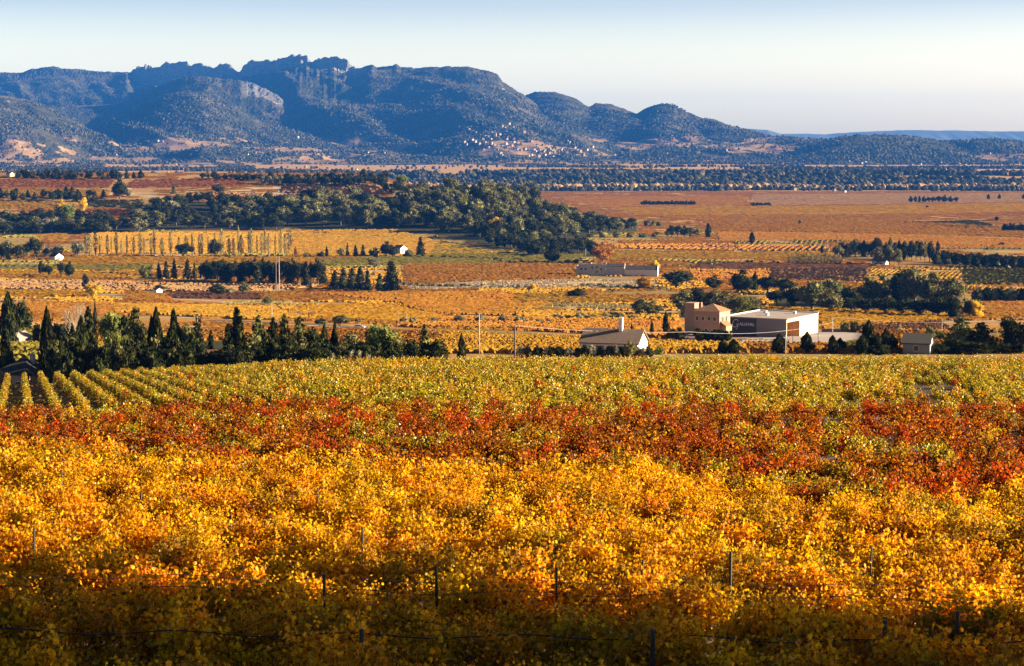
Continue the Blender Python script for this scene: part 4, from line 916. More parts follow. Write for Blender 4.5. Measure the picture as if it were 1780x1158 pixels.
blob_mass("valley_woods", 'autumn trees scattered over the far valley floor', fanpts(3000, 5780, 8600, -.36, .36, lambda x, y, r: valley_mask(x, y, r) & (fbm(x / 250 + 9, y / 200, 4) > .52), 8), FARO, 6, 12)
def notfield(x, y, r):
    z = H(x, y); v = 579 - F * np.tan(np.arctan2(z, y) + PITCH); lo = sst(232, 246, v)
    return ((fbm(x / 430 + 3, y / 240 + 2, 3) < .575) | (lo < .5) | (r.random(len(x)) < .22)) & (fbm(x / 200, y / 200, 3) > .42)
blob_mass("foothill_woods", 'woods over the foothills of the mountains', fanpts(52000, 8600, 11500, -.36, .36, notfield, 7), FAR, 6, 13)

# ------------------------------------------------------------------ buildings
def wallmat(name, c): return plain(name, c, .9, .08, .8, .2)
WHITE = wallmat("white_render", (.78, .74, .66)); CREAM = wallmat("cream_render", (.62, .46, .30)); STONE = plain("rubble_stone", (.36, .33, .30), .95, .35, 1.2, .5)
SHADEWALL = wallmat("shaded_white_render", (.20, .21, .25)); OCHRE = wallmat("ochre_render", (.38, .24, .165)); DARKP = plain("dark_panel", (.025, .027, .032), .5, .1); GREYP = plain("grey_panel", (.19, .185, .195), .7, .05)  # grey-blue wall is white render with shade put into its colour
WOOD = plain("warm_timber", (.55, .30, .09), .7, .2, 2); GLASS = plain("window_glass", (.03, .035, .045), .15, .1); LETTER = plain("white_lettering", (.75, .75, .75), .5, .02)
SHUT = plain("grey_shutter", (.25, .22, .22), .7, .1); CONC = plain("pale_concrete", (.36, .29, .24), .9, .12, .3); ROOFB = plain("beige_membrane", (.34, .27, .23), .9, .1, .4)
def tiles(name, c1, c2, scale=4.0):
    m, t = nt(name); o = N(t, 'ShaderNodeOutputMaterial'); b = N(t, 'ShaderNodeBsdfPrincipled'); b.inputs['Roughness'].default_value = .9
    tc = N(t, 'ShaderNodeTexCoord'); wv = N(t, 'ShaderNodeTexWave'); wv.inputs['Scale'].default_value = scale; wv.inputs['Distortion'].default_value = .6
    t.links.new(tc.outputs['Object'], wv.inputs['Vector'])
    f = mth(t, 'MULTIPLY', wv.outputs['Fac'], noise(t, 2.5, 4)); c = ramp(t, f, [(.1, c1), (.5, c2)])
    bm = N(t, 'ShaderNodeBump'); bm.inputs['Strength'].default_value = .7; bm.inputs['Distance'].default_value = .1
    t.links.new(wv.outputs['Fac'], bm.inputs['Height']); t.links.new(bm.outputs[0], b.inputs['Normal'])
    t.links.new(c, b.inputs['Base Color']); t.links.new(b.outputs[0], o.inputs[0]); return m
TILE = tiles("clay_tiles", (.10, .06, .045), (.32, .20, .14)); TILEO = tiles("orange_tiles", (.24, .10, .045), (.46, .21, .09)); TILED = tiles("shaded_grey_tiles", (.014, .013, .013), (.042, .036, .034))  # grey tile colour lowered to stand for tree shade on the roofs

def empty(name, loc, rz, label, cat, group=None):
    o = bpy.data.objects.new(name, None); COL.objects.link(o); o.location = loc; o.rotation_euler = (0, 0, rz); tag(o, label, cat, group); return o
def gable_roof(w, d, z, rh, ov=.4, th=.22, along='x'):
    b = MB(); hw, hd = w / 2 + ov, d / 2 + ov; sl = rh / (d / 2); zb = z - sl * ov
    V = [(-hw, -hd, zb), (hw, -hd, zb), (hw, hd, zb), (-hw, hd, zb), (-hw, 0, z + rh), (hw, 0, z + rh)]
    V += [(x, y, q + th) for x, y, q in V]
    b.add(V, [(0, 4, 5, 1), (3, 2, 5, 4), (6, 7, 11, 10), (9, 10, 11, 8), (0, 1, 7, 6), (2, 3, 9, 8), (0, 6, 10, 4), (4, 10, 9, 3), (1, 5, 11, 7), (5, 2, 8, 11)])
    return b
def gable_walls(w, d, z, rh, z0=-1.5):
    b = MB(); hw, hd = w / 2, d / 2
    V = [(-hw, -hd, z0), (hw, -hd, z0), (hw, hd, z0), (-hw, hd, z0), (-hw, -hd, z), (hw, -hd, z), (hw, hd, z), (-hw, hd, z), (-hw, 0, z + rh), (hw, 0, z + rh)]
    b.add(V, [(0, 1, 5, 4), (1, 2, 6, 9, 5), (2, 3, 7, 6), (3, 0, 4, 8, 7), (4, 5, 9, 8), (6, 7, 8, 9), (0, 3, 2, 1)]); return b
def window(root, face, pos, zc, ww, wh, w, d, shutters=True):
    """face 'f' = long side towards the valley road (-y), 'r' = right end (+x), 'l' = left end"""
    b = MB(); p = MB(); s2 = []; e = .03
    if face == 'f':
        b.box(pos - ww / 2 - .08, pos + ww / 2 + .08, -d / 2 - .05, -d / 2 + .02, zc - wh / 2 - .08, zc + wh / 2 + .08)
        p.box(pos - ww / 2, pos + ww / 2, -d / 2 - .07, -d / 2 - .05, zc - wh / 2, zc + wh / 2)
        for q in (-1, 1): s = MB(); s2.append(s); s.box(pos + q * (ww * .75) - ww * .22, pos + q * (ww * .75) + ww * .22, -d / 2 - .09, -d / 2 - .053, zc - wh / 2, zc + wh / 2)
    else:
        q = 1 if face == 'r' else -1; x = q * w / 2
        b.box(min(x - .02 * q, x + .05 * q), max(x - .02 * q, x + .05 * q), pos - ww / 2 - .08, pos + ww / 2 + .08, zc - wh / 2 - .08, zc + wh / 2 + .08)
        p.box(min(x + .05 * q, x + .07 * q), max(x + .05 * q, x + .07 * q), pos - ww / 2, pos + ww / 2, zc - wh / 2, zc + wh / 2)
        for k in (-1, 1): s = MB(); s2.append(s); s.box(min(x + .053 * q, x + .09 * q), max(x + .053 * q, x + .09 * q), pos + k * ww * .75 - ww * .22, pos + k * ww * .75 + ww * .22, zc - wh / 2, zc + wh / 2)
    o = b.build("window", WHITE, root); p.build("pane", GLASS, o)
    if shutters:
        for s in s2: s.build("shutter", SHUT, o)
TH = R(-19)     # local +x faces right and towards the camera
def house(u, vb, w, d, z, rh, label, wall=WHITE, roof=TILE, D=None, rz=TH, wins=(), chim=None, name="farmhouse", group=None, zoff=0):
    p = P(u, vb) if D is None else PD(u, D)
    root = empty(name, (p[0], p[1], p[2] + zoff), rz, label, 'house', group)
    gable_walls(w, d, z, rh).build("wall", wall, root); rf = gable_roof(w, d, z, rh).build("roof", roof, root)
    for wi in wins: window(root, *wi, w, d)
    if chim:
        for (cx, cyy, cw, ch) in chim:
            b = MB(); b.box(cx - cw / 2, cx + cw / 2, cyy - cw / 2, cyy + cw / 2, z, ch); b.box(cx - cw / 2 - .1, cx + cw / 2 + .1, cyy - cw / 2 - .1, cyy + cw / 2 + .1, ch, ch + .2); b.build("chimney", WHITE, rf)
    return root
# white farmhouse before the villa
house(1068, 0, 12.6, 8, 2.6, 2.5, 'white farmhouse with dull tiled roof and tall white chimney', D=425, zoff=.3, wins=[('f', -2, 1.4, .9, 1.1), ('f', 2.5, 1.4, .9, 1.1)], chim=[(1.6, -.4, .8, 7.5)])
# house with hipped roof far left
p = PD(40, 335); root = empty("farmhouse", (p[0], p[1], p[2] + 1.0), R(-24), 'dark hipped-roof house at the left edge with one orange-lit wall', 'house'); root.scale = (1.0, 1.0, 1.1)
b = MB(); b.box(-3.6, 3.0, -3.6, 3.6, -2, 3.0); b.build("wall", OCHRE, root)
b = MB(); b.add([(-4.1, -4.1, 3), (3.5, -4.1, 3), (3.5, 4.1, 3), (-4.1, 4.1, 3), (-.6, 0, 5.2), (.4, 0, 5.2)], [(0, 1, 5, 4), (1, 2, 5), (2, 3, 4, 5), (3, 0, 4), (0, 3, 2, 1)]); rf = b.build("roof", TILED, root)
b = MB(); b.box(.9, 1.6, .2, .8, 4.0, 5.9); b.build("chimney", STONE, rf)
window(root, 'f', -1.2, 1.4, 1.0, 1.2, 6.6, 7.2); window(root, 'f', 1.4, 1.4, 1.0, 1.2, 6.6, 7.2)
house(29, 0, 4.5, 5, 2.3, 1.2, 'blue-walled shed with a bright roof slope at the left edge', wall=GREYP, roof=CONC, D=505, name='shed', rz=R(60))
house(365, 0, 7, 5, 4.2, 1.4, 'low house with pinkish tiled roof buried in the conifer belt', D=338, roof=TILEO, wall=OCHRE)
_h = house(1597, 0, 5.6, 6.5, 2.4, 1.7, 'dark-roofed house with a narrow white gable, right of the cypresses', roof=TILED, wall=SHADEWALL, D=430, zoff=.2, rz=R(-17), wins=[('f', 0, 1.3, .9, 1.1)])
b = MB(); b.add([(2.84, -3.3, -1), (2.84, 3.3, -1), (2.84, 3.3, 2.4), (2.84, 0, 4.1), (2.84, -3.3, 2.4), (2.98, -3.3, -1), (2.98, 3.3, -1), (2.98, 3.3, 2.4), (2.98, 0, 4.1), (2.98, -3.3, 2.4)], [(0, 1, 2, 3, 4), (5, 9, 8, 7, 6), (0, 4, 9, 5), (4, 3, 8, 9), (3, 2, 7, 8), (2, 1, 6, 7)])
b.build("gable_wall", WHITE, _h)  # white slab keeps the sunlit gable bright over the shade-coloured wall
house(275, 510, 3.4, 4.2, 2.2, 1.1, 'tiny pale stone hut in the brown field', wall=WHITE, name='stone_hut', rz=R(-50))
house(98, 452, 9, 8, 3.2, 2.6, 'white-gabled barn left of the poplar row', roof=TILED, name='barn', rz=R(-45), wins=[('r', 0, 1.5, 1, 1.2)])
house(696, 443, 9, 8, 6.0, 2.4, 'cottage with a sunlit white wall half hidden by trees', roof=TILEO, wall=WHITE, name='cottage', rz=R(-45), wins=[('r', -1.5, 4, 1, 1.3), ('r', 1.5, 4, 1, 1.3)])
house(1530, 461, 11, 8, 3.4, 2.4, 'white cottage in front of the farmstead grove', roof=TILEO, name='cottage', rz=R(-30), wins=[('f', -2, 1.6, 1, 1.2), ('f', 2, 1.6, 1, 1.2)])
house(1724, 463, 9, 9, 2.6, 2.6, 'larger shed with striped orange tiles at the right', roof=TILEO, wall=STONE, name='shed', rz=R(-60))
house(1753, 465, 7, 7, 2.0, 2.2, 'smaller shed with striped orange tiles at the right', roof=TILEO, wall=STONE, name='shed', rz=R(-60))
house(18, 308, 8, 7, 4.5, 2.2, 'small cream house on the ridge at the left edge', wall=CREAM, roof=TILEO, name='cottage', rz=R(-40))
house(927, 437, 14, 8, 3, 2.5, 'bluish shaded shed at the foot of the wooded hill', wall=GREYP, roof=GREYP, name='shed', rz=R(-10))

# the long stone farm row, partly ruined
p = P(1012, 479); root = empty("ruined_farm", (p[0], p[1], p[2]), R(-8), 'long stone farm row, partly roofless, with one white gable end', 'ruin')
b = MB(); r_ = random.Random(4)
tops = [7.0, 8.0, 8.4, 7.8, 8.6, 8.2, 8.8, 8.0, 8.4]
for i in range(8): b.box(-4 + i * 2.6, -4 + (i + 1) * 2.6 - .002, -2.0, -1.4, -2, tops[i]); 
b.box(-4, -3.4, -1.4, 6, -2, 7.2); b.box(-4, 17, 6, 6.6, -2, 7.6); b.box(6, 6.5, -1.4, 6, -2, 8.9); b.build("ruined_wall", STONE, root)
for (x, z) in ((-1, 4), (2, 4), (6.8, 5), (10, 2), (10, 5.5), (13, 4)):
    b = MB(); b.box(x, x + 1.1, -2.03, -1.99, z, z + 1.5); b.build("window", GLASS, root)
b = gable_walls(13, 9, 6.6, 1.8); b.build("wall", STONE, root, (23.3, 2.5, 0)); gable_roof(13, 9, 6.6, 1.8, .2).build("roof", TILED, root, (23.3, 2.5, 0))
b = gable_walls(23, 8, 4.6, 2.6); b.build("wall", plain("grey_render", (.50, .48, .46), .9, .1, .5), root, (41.6, 1.6, 0)); gable_roof(23, 8, 4.6, 2.6, .1).build("roof", TILED, root, (41.6, 1.6, 0))
for x in (16.7, 29.9):
    b = MB(); b.add([(x, -2.4, 5.2), (x + .35, -2.4, 5.2), (x + .35, 2.5, 9.2), (x, 2.5, 9.2), (x, -2.4, 4), (x + .35, -2.4, 4), (x + .35, 2.5, 7), (x, 2.5, 7)], [(0, 1, 2, 3), (1, 5, 6, 2), (0, 3, 7, 4), (0, 4, 5, 1), (3, 2, 6, 7)]); b.build("firewall", WHITE, root)
b = MB(); b.add([(53.15, -2.55, -2), (53.15, 5.75, -2), (53.15, 5.75, 5), (53.15, 1.6, 7.6), (53.15, -2.55, 5), (53.5, -2.55, -2), (53.5, 5.75, -2), (53.5, 5.75, 5), (53.5, 1.6, 7.6), (53.5, -2.55, 5)],
     [(0, 1, 2, 3, 4), (5, 9, 8, 7, 6), (0, 4, 9, 5), (4, 3, 8, 9), (3, 2, 7, 8), (2, 1, 6, 7)]); b.build("gable_wall", WHITE, root)

# villa beside the winery
p = P(1238, 590); Dv = p[1]; root = empty("villa", (p[0], p[1] + 2, p[2]), R(-30), 'two-storey ochre villa with square tower beside the winery hall', 'house')
hw, hd, hz = 4.3, 3.9, 8.6
b = MB(); b.box(-hw, hw, -hd, hd, -1, hz); b.build("wall", OCHRE, root)
b = MB(); b.add([(-hw - .4, -hd - .4, hz), (hw + .4, -hd - .4, hz), (hw + .4, hd + .4, hz), (-hw - .4, hd + .4, hz), (.3, 0, hz + 2.1), (.5, 0, hz + 2.1)], [(0, 1, 5, 4), (1, 2, 5), (2, 3, 4, 5), (3, 0, 4), (0, 3, 2, 1)]); rf = b.build("roof", TILEO, root)
b = MB(); b.box(-hw + .2, -hw + .7, .4, 1.0, hz, hz + 2.3); b.build("chimney", OCHRE, rf)
b = MB(); b.box(-hw - 3.3, -hw - .05, -3.0, .8, -1, 10.6); b.box(-hw - 3.4, -hw + .02, -3.1, .9, 10.6, 10.85); b.build("tower", OCHRE, root)
for x in (-3.0, -1.1, .9, 2.7): window(root, 'f', x, 6.4, .8, 1.2, 2 * hw, 2 * hd, False)
for x in (-2.6, 0, 2.6): window(root, 'f', x, 2.6, .9, 1.6, 2 * hw, 2 * hd, False)
window(root, 'r', -1.6, 6.2, .9, 1.7, 2 * hw, 2 * hd); window(root, 'r', 1.2, 6.2, .9, 1.7, 2 * hw, 2 * hd)
b = MB(); b.box(hw + .02, hw + 1.9, -3.2, 1.0, -1, 4.2); b.build("annex", OCHRE, root)
b = MB(); b.add([(hw + .01, -3.5, 5.8), (hw + 2.1, -3.5, 4.2), (hw + 2.1, 1.2, 4.2), (hw + .01, 1.2, 5.8), (hw + .01, -3.5, 4.2), (hw + .01, 1.2, 4.2)], [(0, 1, 2, 3), (0, 4, 1), (3, 2, 5), (4, 5, 2, 1), (0, 3, 5, 4)]); b.build("annex_roof", TILEO, root)

# winery hall: local x = its short front, local y = its long depth
p = P(1367, 586.5); root = empty("winery_hall", (p[0], p[1], p[2]), R(-30), 'long flat-roofed winery hall with black sign panel and white side', 'hall')
W, Dp, Hh = 20.5, 27, 5.5
b = MB(); b.box(-W, -10.2, 0, .3, -.6, Hh); b.build("front_panel", DARKP, root)
b = MB(); b.box(-10.2 + .002, -.3, .02, .3, -.6, Hh); b.build("front_panel", GREYP, root)
b = MB(); b.box(-W, -W + .3, .3, Dp, -.6, Hh); b.box(-W + .3, 0, Dp - .3, Dp, -.6, Hh); b.box(-.3, 0, 11, Dp - .3, -.6, Hh); b.box(-.3, 0, 0, .35, -.6, Hh)
b.box(-.3, 0, .35, 11, 4.6, Hh); b.build("wall", wallmat("hall_render", (.50, .44, .34)), root)
b = MB(); b.box(-5, -4.7, .32, 11.3, -.6, 4.7); b.box(-4.7, -.3, 11, 11.3, -.6, 4.7); b.box(-4.7, -.3, .36, 11, 4.6, 4.7); b.build("porch_lining", WOOD, root)
b = MB(); b.box(-W - .15, .15, -.15, Dp + .15, Hh, Hh + .3); b.build("roof_slab", ROOFB, root)
b = MB(); b.box(-W - .15, -W + .2, -.1, Dp + .1, Hh + .31, Hh + .62); b.box(-W + .2, .15, Dp - .2, Dp + .1, Hh + .31, Hh + .62); b.build("parapet", WHITE, root)
for x, y in ((-11, 9), (-6, 20), (-15, 17)):
    b = MB(); b.box(x, x + .9, y, y + .9, Hh + .3, Hh + 1.0); b.box(x - .08, x + .98, y - .08, y + .98, Hh + 1.0, Hh + 1.1); b.build("roof_vent", WHITE, root)
b = MB(); b.box(-3.2, -2.0, -.03, .015, 0, 2.1); b.build("door", plain("door_paint", (.3, .29, .28), .6, .05), root)
def letters(txt, size, loc, parent):
    cu = bpy.data.curves.new("lettering", 'FONT'); cu.body = txt; cu.size = size; cu.extrude = .02; cu.offset = .025; cu.space_character = 1.12
    tmp = bpy.data.objects.new("lettering", cu); COL.objects.link(tmp); dg = bpy.context.evaluated_depsgraph_get()
    me = bpy.data.meshes.new_from_object(tmp.evaluated_get(dg)); bpy.data.objects.remove(tmp); me.materials.clear(); me.materials.append(LETTER)
    o = link("lettering", me, parent, loc); o.rotation_euler = (math.pi / 2, 0, 0); return o
letters("ALUVAL", 1.3, (-16.0, -.04, 3.1), root)
b = MB(); pts = []
for i in range(28):
    a = R(35) + R(285) * i / 27; pts.append((-16.1 + .95 * math.cos(a) + .25 * math.sin(a), -.05, 3.7 + 1.25 * math.sin(a)))
pts += [(-15.2, -.05, 3.5), (-15.25, -.05, 2.6), (-15.6, -.05, 1.9), (-16.0, -.05, 1.7)]
pts = [(x - 1.3, y, z) for x, y, z in pts]; b.tube(pts, .11, 5); b.tube([(-17.0, -.05, 3.5), (-16.2, -.05, 3.6)], .07, 5); b.build("lettering", LETTER, root)
# paved yard right of the hall
def apron(name, pts, mat, lab, lift=.12):
    poly = [P(*q)[:2] for q in pts]; xs = np.array([q[0] for q in poly]); yy = np.array([q[1] for q in poly])
    cx, c_ = xs.mean(), yy.mean(); V = [(cx, c_, float(G(cx, c_)) + lift)] + [(x, y, float(G(x, y)) + lift) for x, y in poly]
    n = len(poly); me = mesh(name, V, [np.array([[0, 1 + i, 1 + (i + 1) % n] for i in range(n)])], [mat]); tag(link(name, me), lab, kind='structure')
apron("yard_paving", [(1290, 590), (1368, 586), (1425, 578.5), (1450, 577), (1500, 580), (1490, 590), (1440, 598), (1290, 602)], CONC, 'pale paved yard in front of the winery hall')
b = MB(); b.box(0, 12, 0, .5, -.3, 1.3); p = P(1428, 577.5); tag(b.build("garden_wall", OCHRE, None, p, TH), 'low terracotta wall behind the winery yard', 'wall')
b = MB()
p = P(1262, 591.5)
for i in range(12): b.box(i * 1.6, i * 1.6 + 1.3, 0, .4, -.3, .55 + .25 * (i % 3 == 0))
tag(b.build("planter_kerb", WHITE, None, p, R(-8)), 'low pale kerb blocks along the foot of the sign wall', 'kerb')

# village and scattered houses far away, each one its own
VW = [plain("village_wall_a", (.30, .24, .17), .9, .08), plain("village_wall_b", (.44, .39, .32), .9, .06), plain("village_wall_c", (.26, .18, .12), .9, .1)]
def small_house(u, v, s, label, group, near=False):
    x, y, z = P(u, v); s *= rnd.uniform(.65, 1.15)
    w, d, h, rh = s * rnd.uniform(.8, 1.5), s * rnd.uniform(.7, 1.0), s * rnd.uniform(.45, .8), s * .2
    b = gable_walls(w, d, h, rh); b.M = [0] * len(b.M)
    n0 = len(b.Fc); g2 = gable_roof(w, d, h, rh); b.add(np.concatenate(g2.V), g2.Fc, 1)
    o = b.build("village_house", [rnd.choice(VW), TILEO], None, (x, y, z), R(rnd.choice([-45, -30, -60, -70]) + rnd.uniform(-8, 8)))
    tag(o, label, 'house', group)
vill = [(808,226),(815,227),(823,229),(827,231),(834,232),(842,234),(845,238),(850,240),(855,243),(862,236),(866,241),(870,234),(876,240),(880,245),(884,240),(838,243),(846,248),(852,251),(826,249),(832,252),(820,245),(860,253),(868,256),(872,254),(878,252),(880,258),(886,257),(890,255),(894,258),(900,260),(872,222),(877,224),(880,230),(884,218),(905,262),(912,262),(870,268),(874,273),(866,262),(920,261),(930,262),(932,265),(938,263),(944,264),(948,262),(955,261),(960,264),(964,266),(985,247),(990,250),(995,245),(1000,246),(1002,264),(1008,264),(998,258),(918,272),(925,271),(935,274),(945,272),(960,273),(970,270),(985,268),(890,222),(912,232),(918,236),(922,246),(812,252),(806,248),(848,258),(858,262),(840,262),(895,248),(900,252),(892,244),(857,232),(852,228),(952,268),(975,262),(1012,256),(1020,262),(1014,272),(1030,258)]
for u, v in vill: small_house(u + rnd.uniform(-2, 2), v + rnd.uniform(-1, 1), 13, 'pale house of the hillside village under the mountain', 'houses of the hillside village')
x, y, z = P(862, 240); b = MB(); b.box(-3, 3, -3, 3, -4, 22); b.add([(-3, -3, 22), (3, -3, 22), (3, 3, 22), (-3, 3, 22), (0, 0, 28)], [(0, 1, 4), (1, 2, 4), (2, 3, 4), (3, 0, 4), (0, 3, 2, 1)], 1)
tag(b.build("church_tower", [VW[0], TILEO], None, (x, y, z), R(-40)), 'slim church tower in the middle of the hillside village', 'tower')
scat = [(155,270),(202,270),(196,262),(282,247),(275,246),(255,285),(115,290),(444,267),(341+90,270),(517,240),(545,262),(570,266),(607,263),(640,266),(668,267),(448,297),(620,296),(636,282),(690,262),(695,246),(765,263),(1055,262),(1068,270),(1090,272),(1130,262),(1160,268),(1180,270),(1220,262),(1262,262),(1354,276),(1390,279),(1408,277),(1420,282),(1425,288),(1476,281),(1453,277),(1504,283),(1498,285),(1330,286),(1585,288),(1600,287),(1615,284),(1635,284),(1540,283),(1677,289),(1252,296),(1300,294),(1284,330),(1240,330),(1232,331),(1388,318),(1450,333),(1468,335),(1525,325),(1530,327),(1720,268),(1665,266),(1550,300),(1380,331)]
for u, v in scat: small_house(u, v, 9 if v > 300 else 10, 'small isolated pale house scattered over the far valley floor', 'scattered far houses')

# ------------------------------------------------------------------ poles, wires, car
GALV = plain("grey_pole", (.42, .36, .32), .7, .15, 3); DARKW = plain("weathered_wood", (.10, .085, .075), .9, .2, 5); WIRE = plain("wire_metal", (.45, .40, .36), .5, .1)
def pole(u, vb, vt, rad, label, D=None, mat=GALV, arms=1, rz=0.0, name="utility_pole"):
    p = P(u, vb) if D is None else PD(u, D); h = float(slope(vt) * p[1]) - p[2]
    root = empty(name, p, rz, label, 'pole')
    b = MB(); b.tube([(0, 0, -.5), (0, 0, h * .5), (0, 0, h)], [rad, rad * .85, rad * .7], 8); b.build("shaft", mat, root, smooth=True)
    if arms:
        b = MB(); b.box(-.9, .9, -.06, .06, h - .45, h - .33)
        for x in (-.8, 0, .8): b.tube([(x, 0, h - .33), (x, 0, h - .1)], .05, 5)
        b.build("crossarm", mat, root)
    return Vector((p[0], p[1], p[2] + h))
p = P(483, 508); h = float(slope(447) * p[1]) - p[2]; root = empty("double_pylon", p, 0, 'tall pale double-legged pylon before the dark pine belt', 'pylon')
for s in (-.9, .9):
    b = MB(); b.tube([(s, 0, -.5), (s, 0, h)], [.30, .22], 8); b.build("leg", CONC, root)
b = MB(); b.box(-2.2, 2.2, -.15, .15, h - 1.2, h - .9); b.box(-1.1, 1.1, -.12, .12, h * .6, h * .6 + .25); b.build("crossbar", GALV, root)
a1 = pole(833, 0, 545, .13, 'slim pale pole right of the lone small cypress', D=430)
a2 = pole(895, 0, 566, .2, 'thick short pole at the left end of the farmhouse hedge', D=405, mat=DARKW)
pole(1120, 0, 571, .1, 'thin pale pole behind the farmhouse ridge', D=470, arms=0)
pole(1130, 585, 548, .07, 'thin pole left of the tall thin cypress', arms=0)
a3 = pole(1447, 581, 551, .16, 'pale pole at the back of the winery yard')
pole(1378, 604, 557, .09, 'thin brown pole before the winery hall corner', mat=DARKW, arms=0); pole(1422, 602, 560, .09, 'thin brown pole before the white winery wall', mat=DARKW, arms=0)
pole(1367, 0, 583, .12, 'short pale post at the vineyard edge before the hall', D=425, arms=0)
pole(1637, 592, 556, .1, 'thin pale pole right of the yellow-green tree'); pole(1583, 0, 578, .18, 'short thick post left of the narrow white gable', D=432, arms=0)
pole(1014, 478, 459, .2, 'pale pole in front of the stone ruin', arms=0); pole(1018, 446, 432, .2, 'pale pole under the rusty tree', arms=0)
pole(707, 568, 540, .06, 'thin pole rising from the roadside olives', arms=0); pole(692, 567, 541, .06, 'thinner pole left of the roadside olives', arms=0)
pole(472, 0, 527, .1, 'thin pole over the tall spruce belt', D=480, arms=0); pole(78, 445, 425, .2, 'pale pole left of the white barn', arms=0)
def wire(p0, p1, sag, label, r=.03):
    b = MB(); p0, p1 = Vector(p0), Vector(p1)
    pts = [p0.lerp(p1, i / 16) - Vector((0, 0, sag * 4 * (i / 16) * (1 - i / 16))) for i in range(17)]
    b.tube(pts, r, 4); tag(b.build("power_line", WIRE), label, 'wire')
q = PD(1850, 640); wire(a2, Vector((PD(1200, 450)[0], 450, float(slope(577) * 450))), .6, 'wire running right from the thick short pole')
wire(Vector((PD(1200, 450)[0], 450, float(slope(577) * 450))), Vector((PD(1450, 560)[0], 560, float(slope(560) * 560))), 1.5, 'wire crossing in front of villa and winery hall')
wire(a3, Vector((PD(1800, 700)[0], 700, float(slope(550) * 700))), 2.0, 'wire running right from the winery yard pole')
wire(a1, a2 + Vector((0, 0, 0)), .5, 'wire between slim pole and thick short pole')
CARP = plain("silver_paint", (.62, .66, .72), .25, .02); RUB = plain("tyre_rubber", (.02, .02, .02), .8, .1)
def car(u, vb, rz, label, lift=.09, paint=CARP):
    p = P(u, vb); root = empty("car", (p[0], p[1], p[2] + lift), rz, label, 'car')
    prof = [(-2.2, .35), (-2.2, .85), (-1.7, .98), (-1.05, 1.42), (.55, 1.45), (1.25, .98), (2.1, .82), (2.2, .35)]
    b = MB(); n = len(prof); V = [(x, -.85 * (1 if z < 1.2 else .82), z) for x, z in prof] + [(x, .85 * (1 if z < 1.2 else .82), z) for x, z in prof]
    b.add(V, [tuple(range(n)), tuple(range(2 * n - 1, n - 1, -1))] + [(i, n + i, n + (i + 1) % n, (i + 1) % n) for i in range(n)]); b.build("body", paint, root)
    b = MB()
    for s in (-1, 1): b.add([(-1.45, s * .87, 1.0), (.95, s * .87, 1.0), (.45, s * .76, 1.38), (-1.0, s * .76, 1.38)], [(0, 1, 2, 3)])
    b.add([(1.22, -.72, 1.02), (1.22, .72, 1.02), (.62, .66, 1.43), (.62, -.66, 1.43)], [(0, 1, 2, 3)]); b.build("windows", GLASS, root)
    for x in (-1.4, 1.35):
        for s in (-1, 1): b = MB(); b.tube([(x, s * .68, .32), (x, s * .9, .32)], .32, 14); b.build("wheel", RUB, root)
    for s in (-.6, .6): b = MB(); b.box(2.16, 2.22, s - .15, s + .15, .6, .75); b.build("headlight", LETTER, root)
car(624, 571.5, R(-8), 'silver car driving on the road behind the conifer belt', .12)
car(1204, 590.5, R(-10), 'white car parked below the villa tower', .1, plain("white_paint", (.8, .8, .8), .25, .02))

# ------------------------------------------------------------------ grapevines on the near hill
def leaf_template(lobed=True):
    if lobed:
        ang = np.radians([-90, -62, -28, -5, 22, 42, 66, 90, 114, 138, 158, 185, 208, 242]); rad = np.array([.18, .50, .34, .52, .36, .56, .40, .64, .40, .56, .36, .52, .34, .50])
        P2 = np.c_[np.cos(ang) * rad, np.sin(ang) * rad]; n = len(P2)
        V = np.r_[[[0, 0, 0]], np.c_[P2, -.28 * np.abs(P2[:, 0])]]
        return V, np.array([[0, 1 + i, 1 + (i + 1) % n] for i in range(n)])
    V = np.array([[0, -.5, 0], [.5, 0, -.14], [.1, .55, 0], [-.5, .05, -.14]], float)
    return V, np.array([[0, 1, 2], [0, 2, 3]])
def leaves(C, size, r, lobed, out=None):
    T, Ft = leaf_template(lobed); n = len(C)
    nrm = r.normal(size=(n, 3)); nrm[:, 2] += .15
    if out is not None: nrm += out * 1.0
    nrm /= np.linalg.norm(nrm, axis=1)[:, None]
    a = r.normal(size=(n, 3)); a[:, 2] -= 1.2; a -= (a * nrm).sum(1)[:, None] * nrm; a /= np.linalg.norm(a, axis=1)[:, None]
    b = np.cross(nrm, a); s = size * (.55 + .8 * r.random((n, 1, 1)))
    V = C[:, None, :] + s * (b[:, None, :] * T[None, :, 0:1] + a[:, None, :] * T[None, :, 1:2] + nrm[:, None, :] * T[None, :, 2:3])
    Fs = Ft[None] + (np.arange(n) * len(T))[:, None, None]
    return V.reshape(-1, 3), Fs.reshape(-1, 3)
LEAFM = {
 'yellow': foliage("yellow_vine_leaves", [(0, (.16, .05, .002)), (.15, (.52, .20, .004)), (.5, (.88, .43, .005)), (.85, (.90, .51, .010)), (.96, (.34, .24, .01)), (1, (.10, .10, .01))], .55, patch=(.20, .15, .012), patch_scale=.35, gloss=.012),
 'red': foliage("red_vine_leaves", [(0, (.04, .008, .002)), (.3, (.19, .040, .003)), (.6, (.45, .125, .004)), (.85, (.66, .26, .006)), (.95, (.14, .12, .01)), (1, (.04, .05, .008))], .5, patch=(.55, .06, .004), patch_scale=.30, gloss=.012),
 'green': foliage("green_vine_leaves", [(0, (.03, .035, .003)), (.25, (.17, .15, .004)), (.5, (.34, .28, .005)), (.8, (.62, .42, .006)), (.9, (.66, .32, .006)), (1, (.05, .06, .006))], .5, patch=(.62, .30, .012), patch_scale=.22, gloss=.03),
}
VT = plain("vine_bark", (.12, .085, .06), .95, .3, 20)
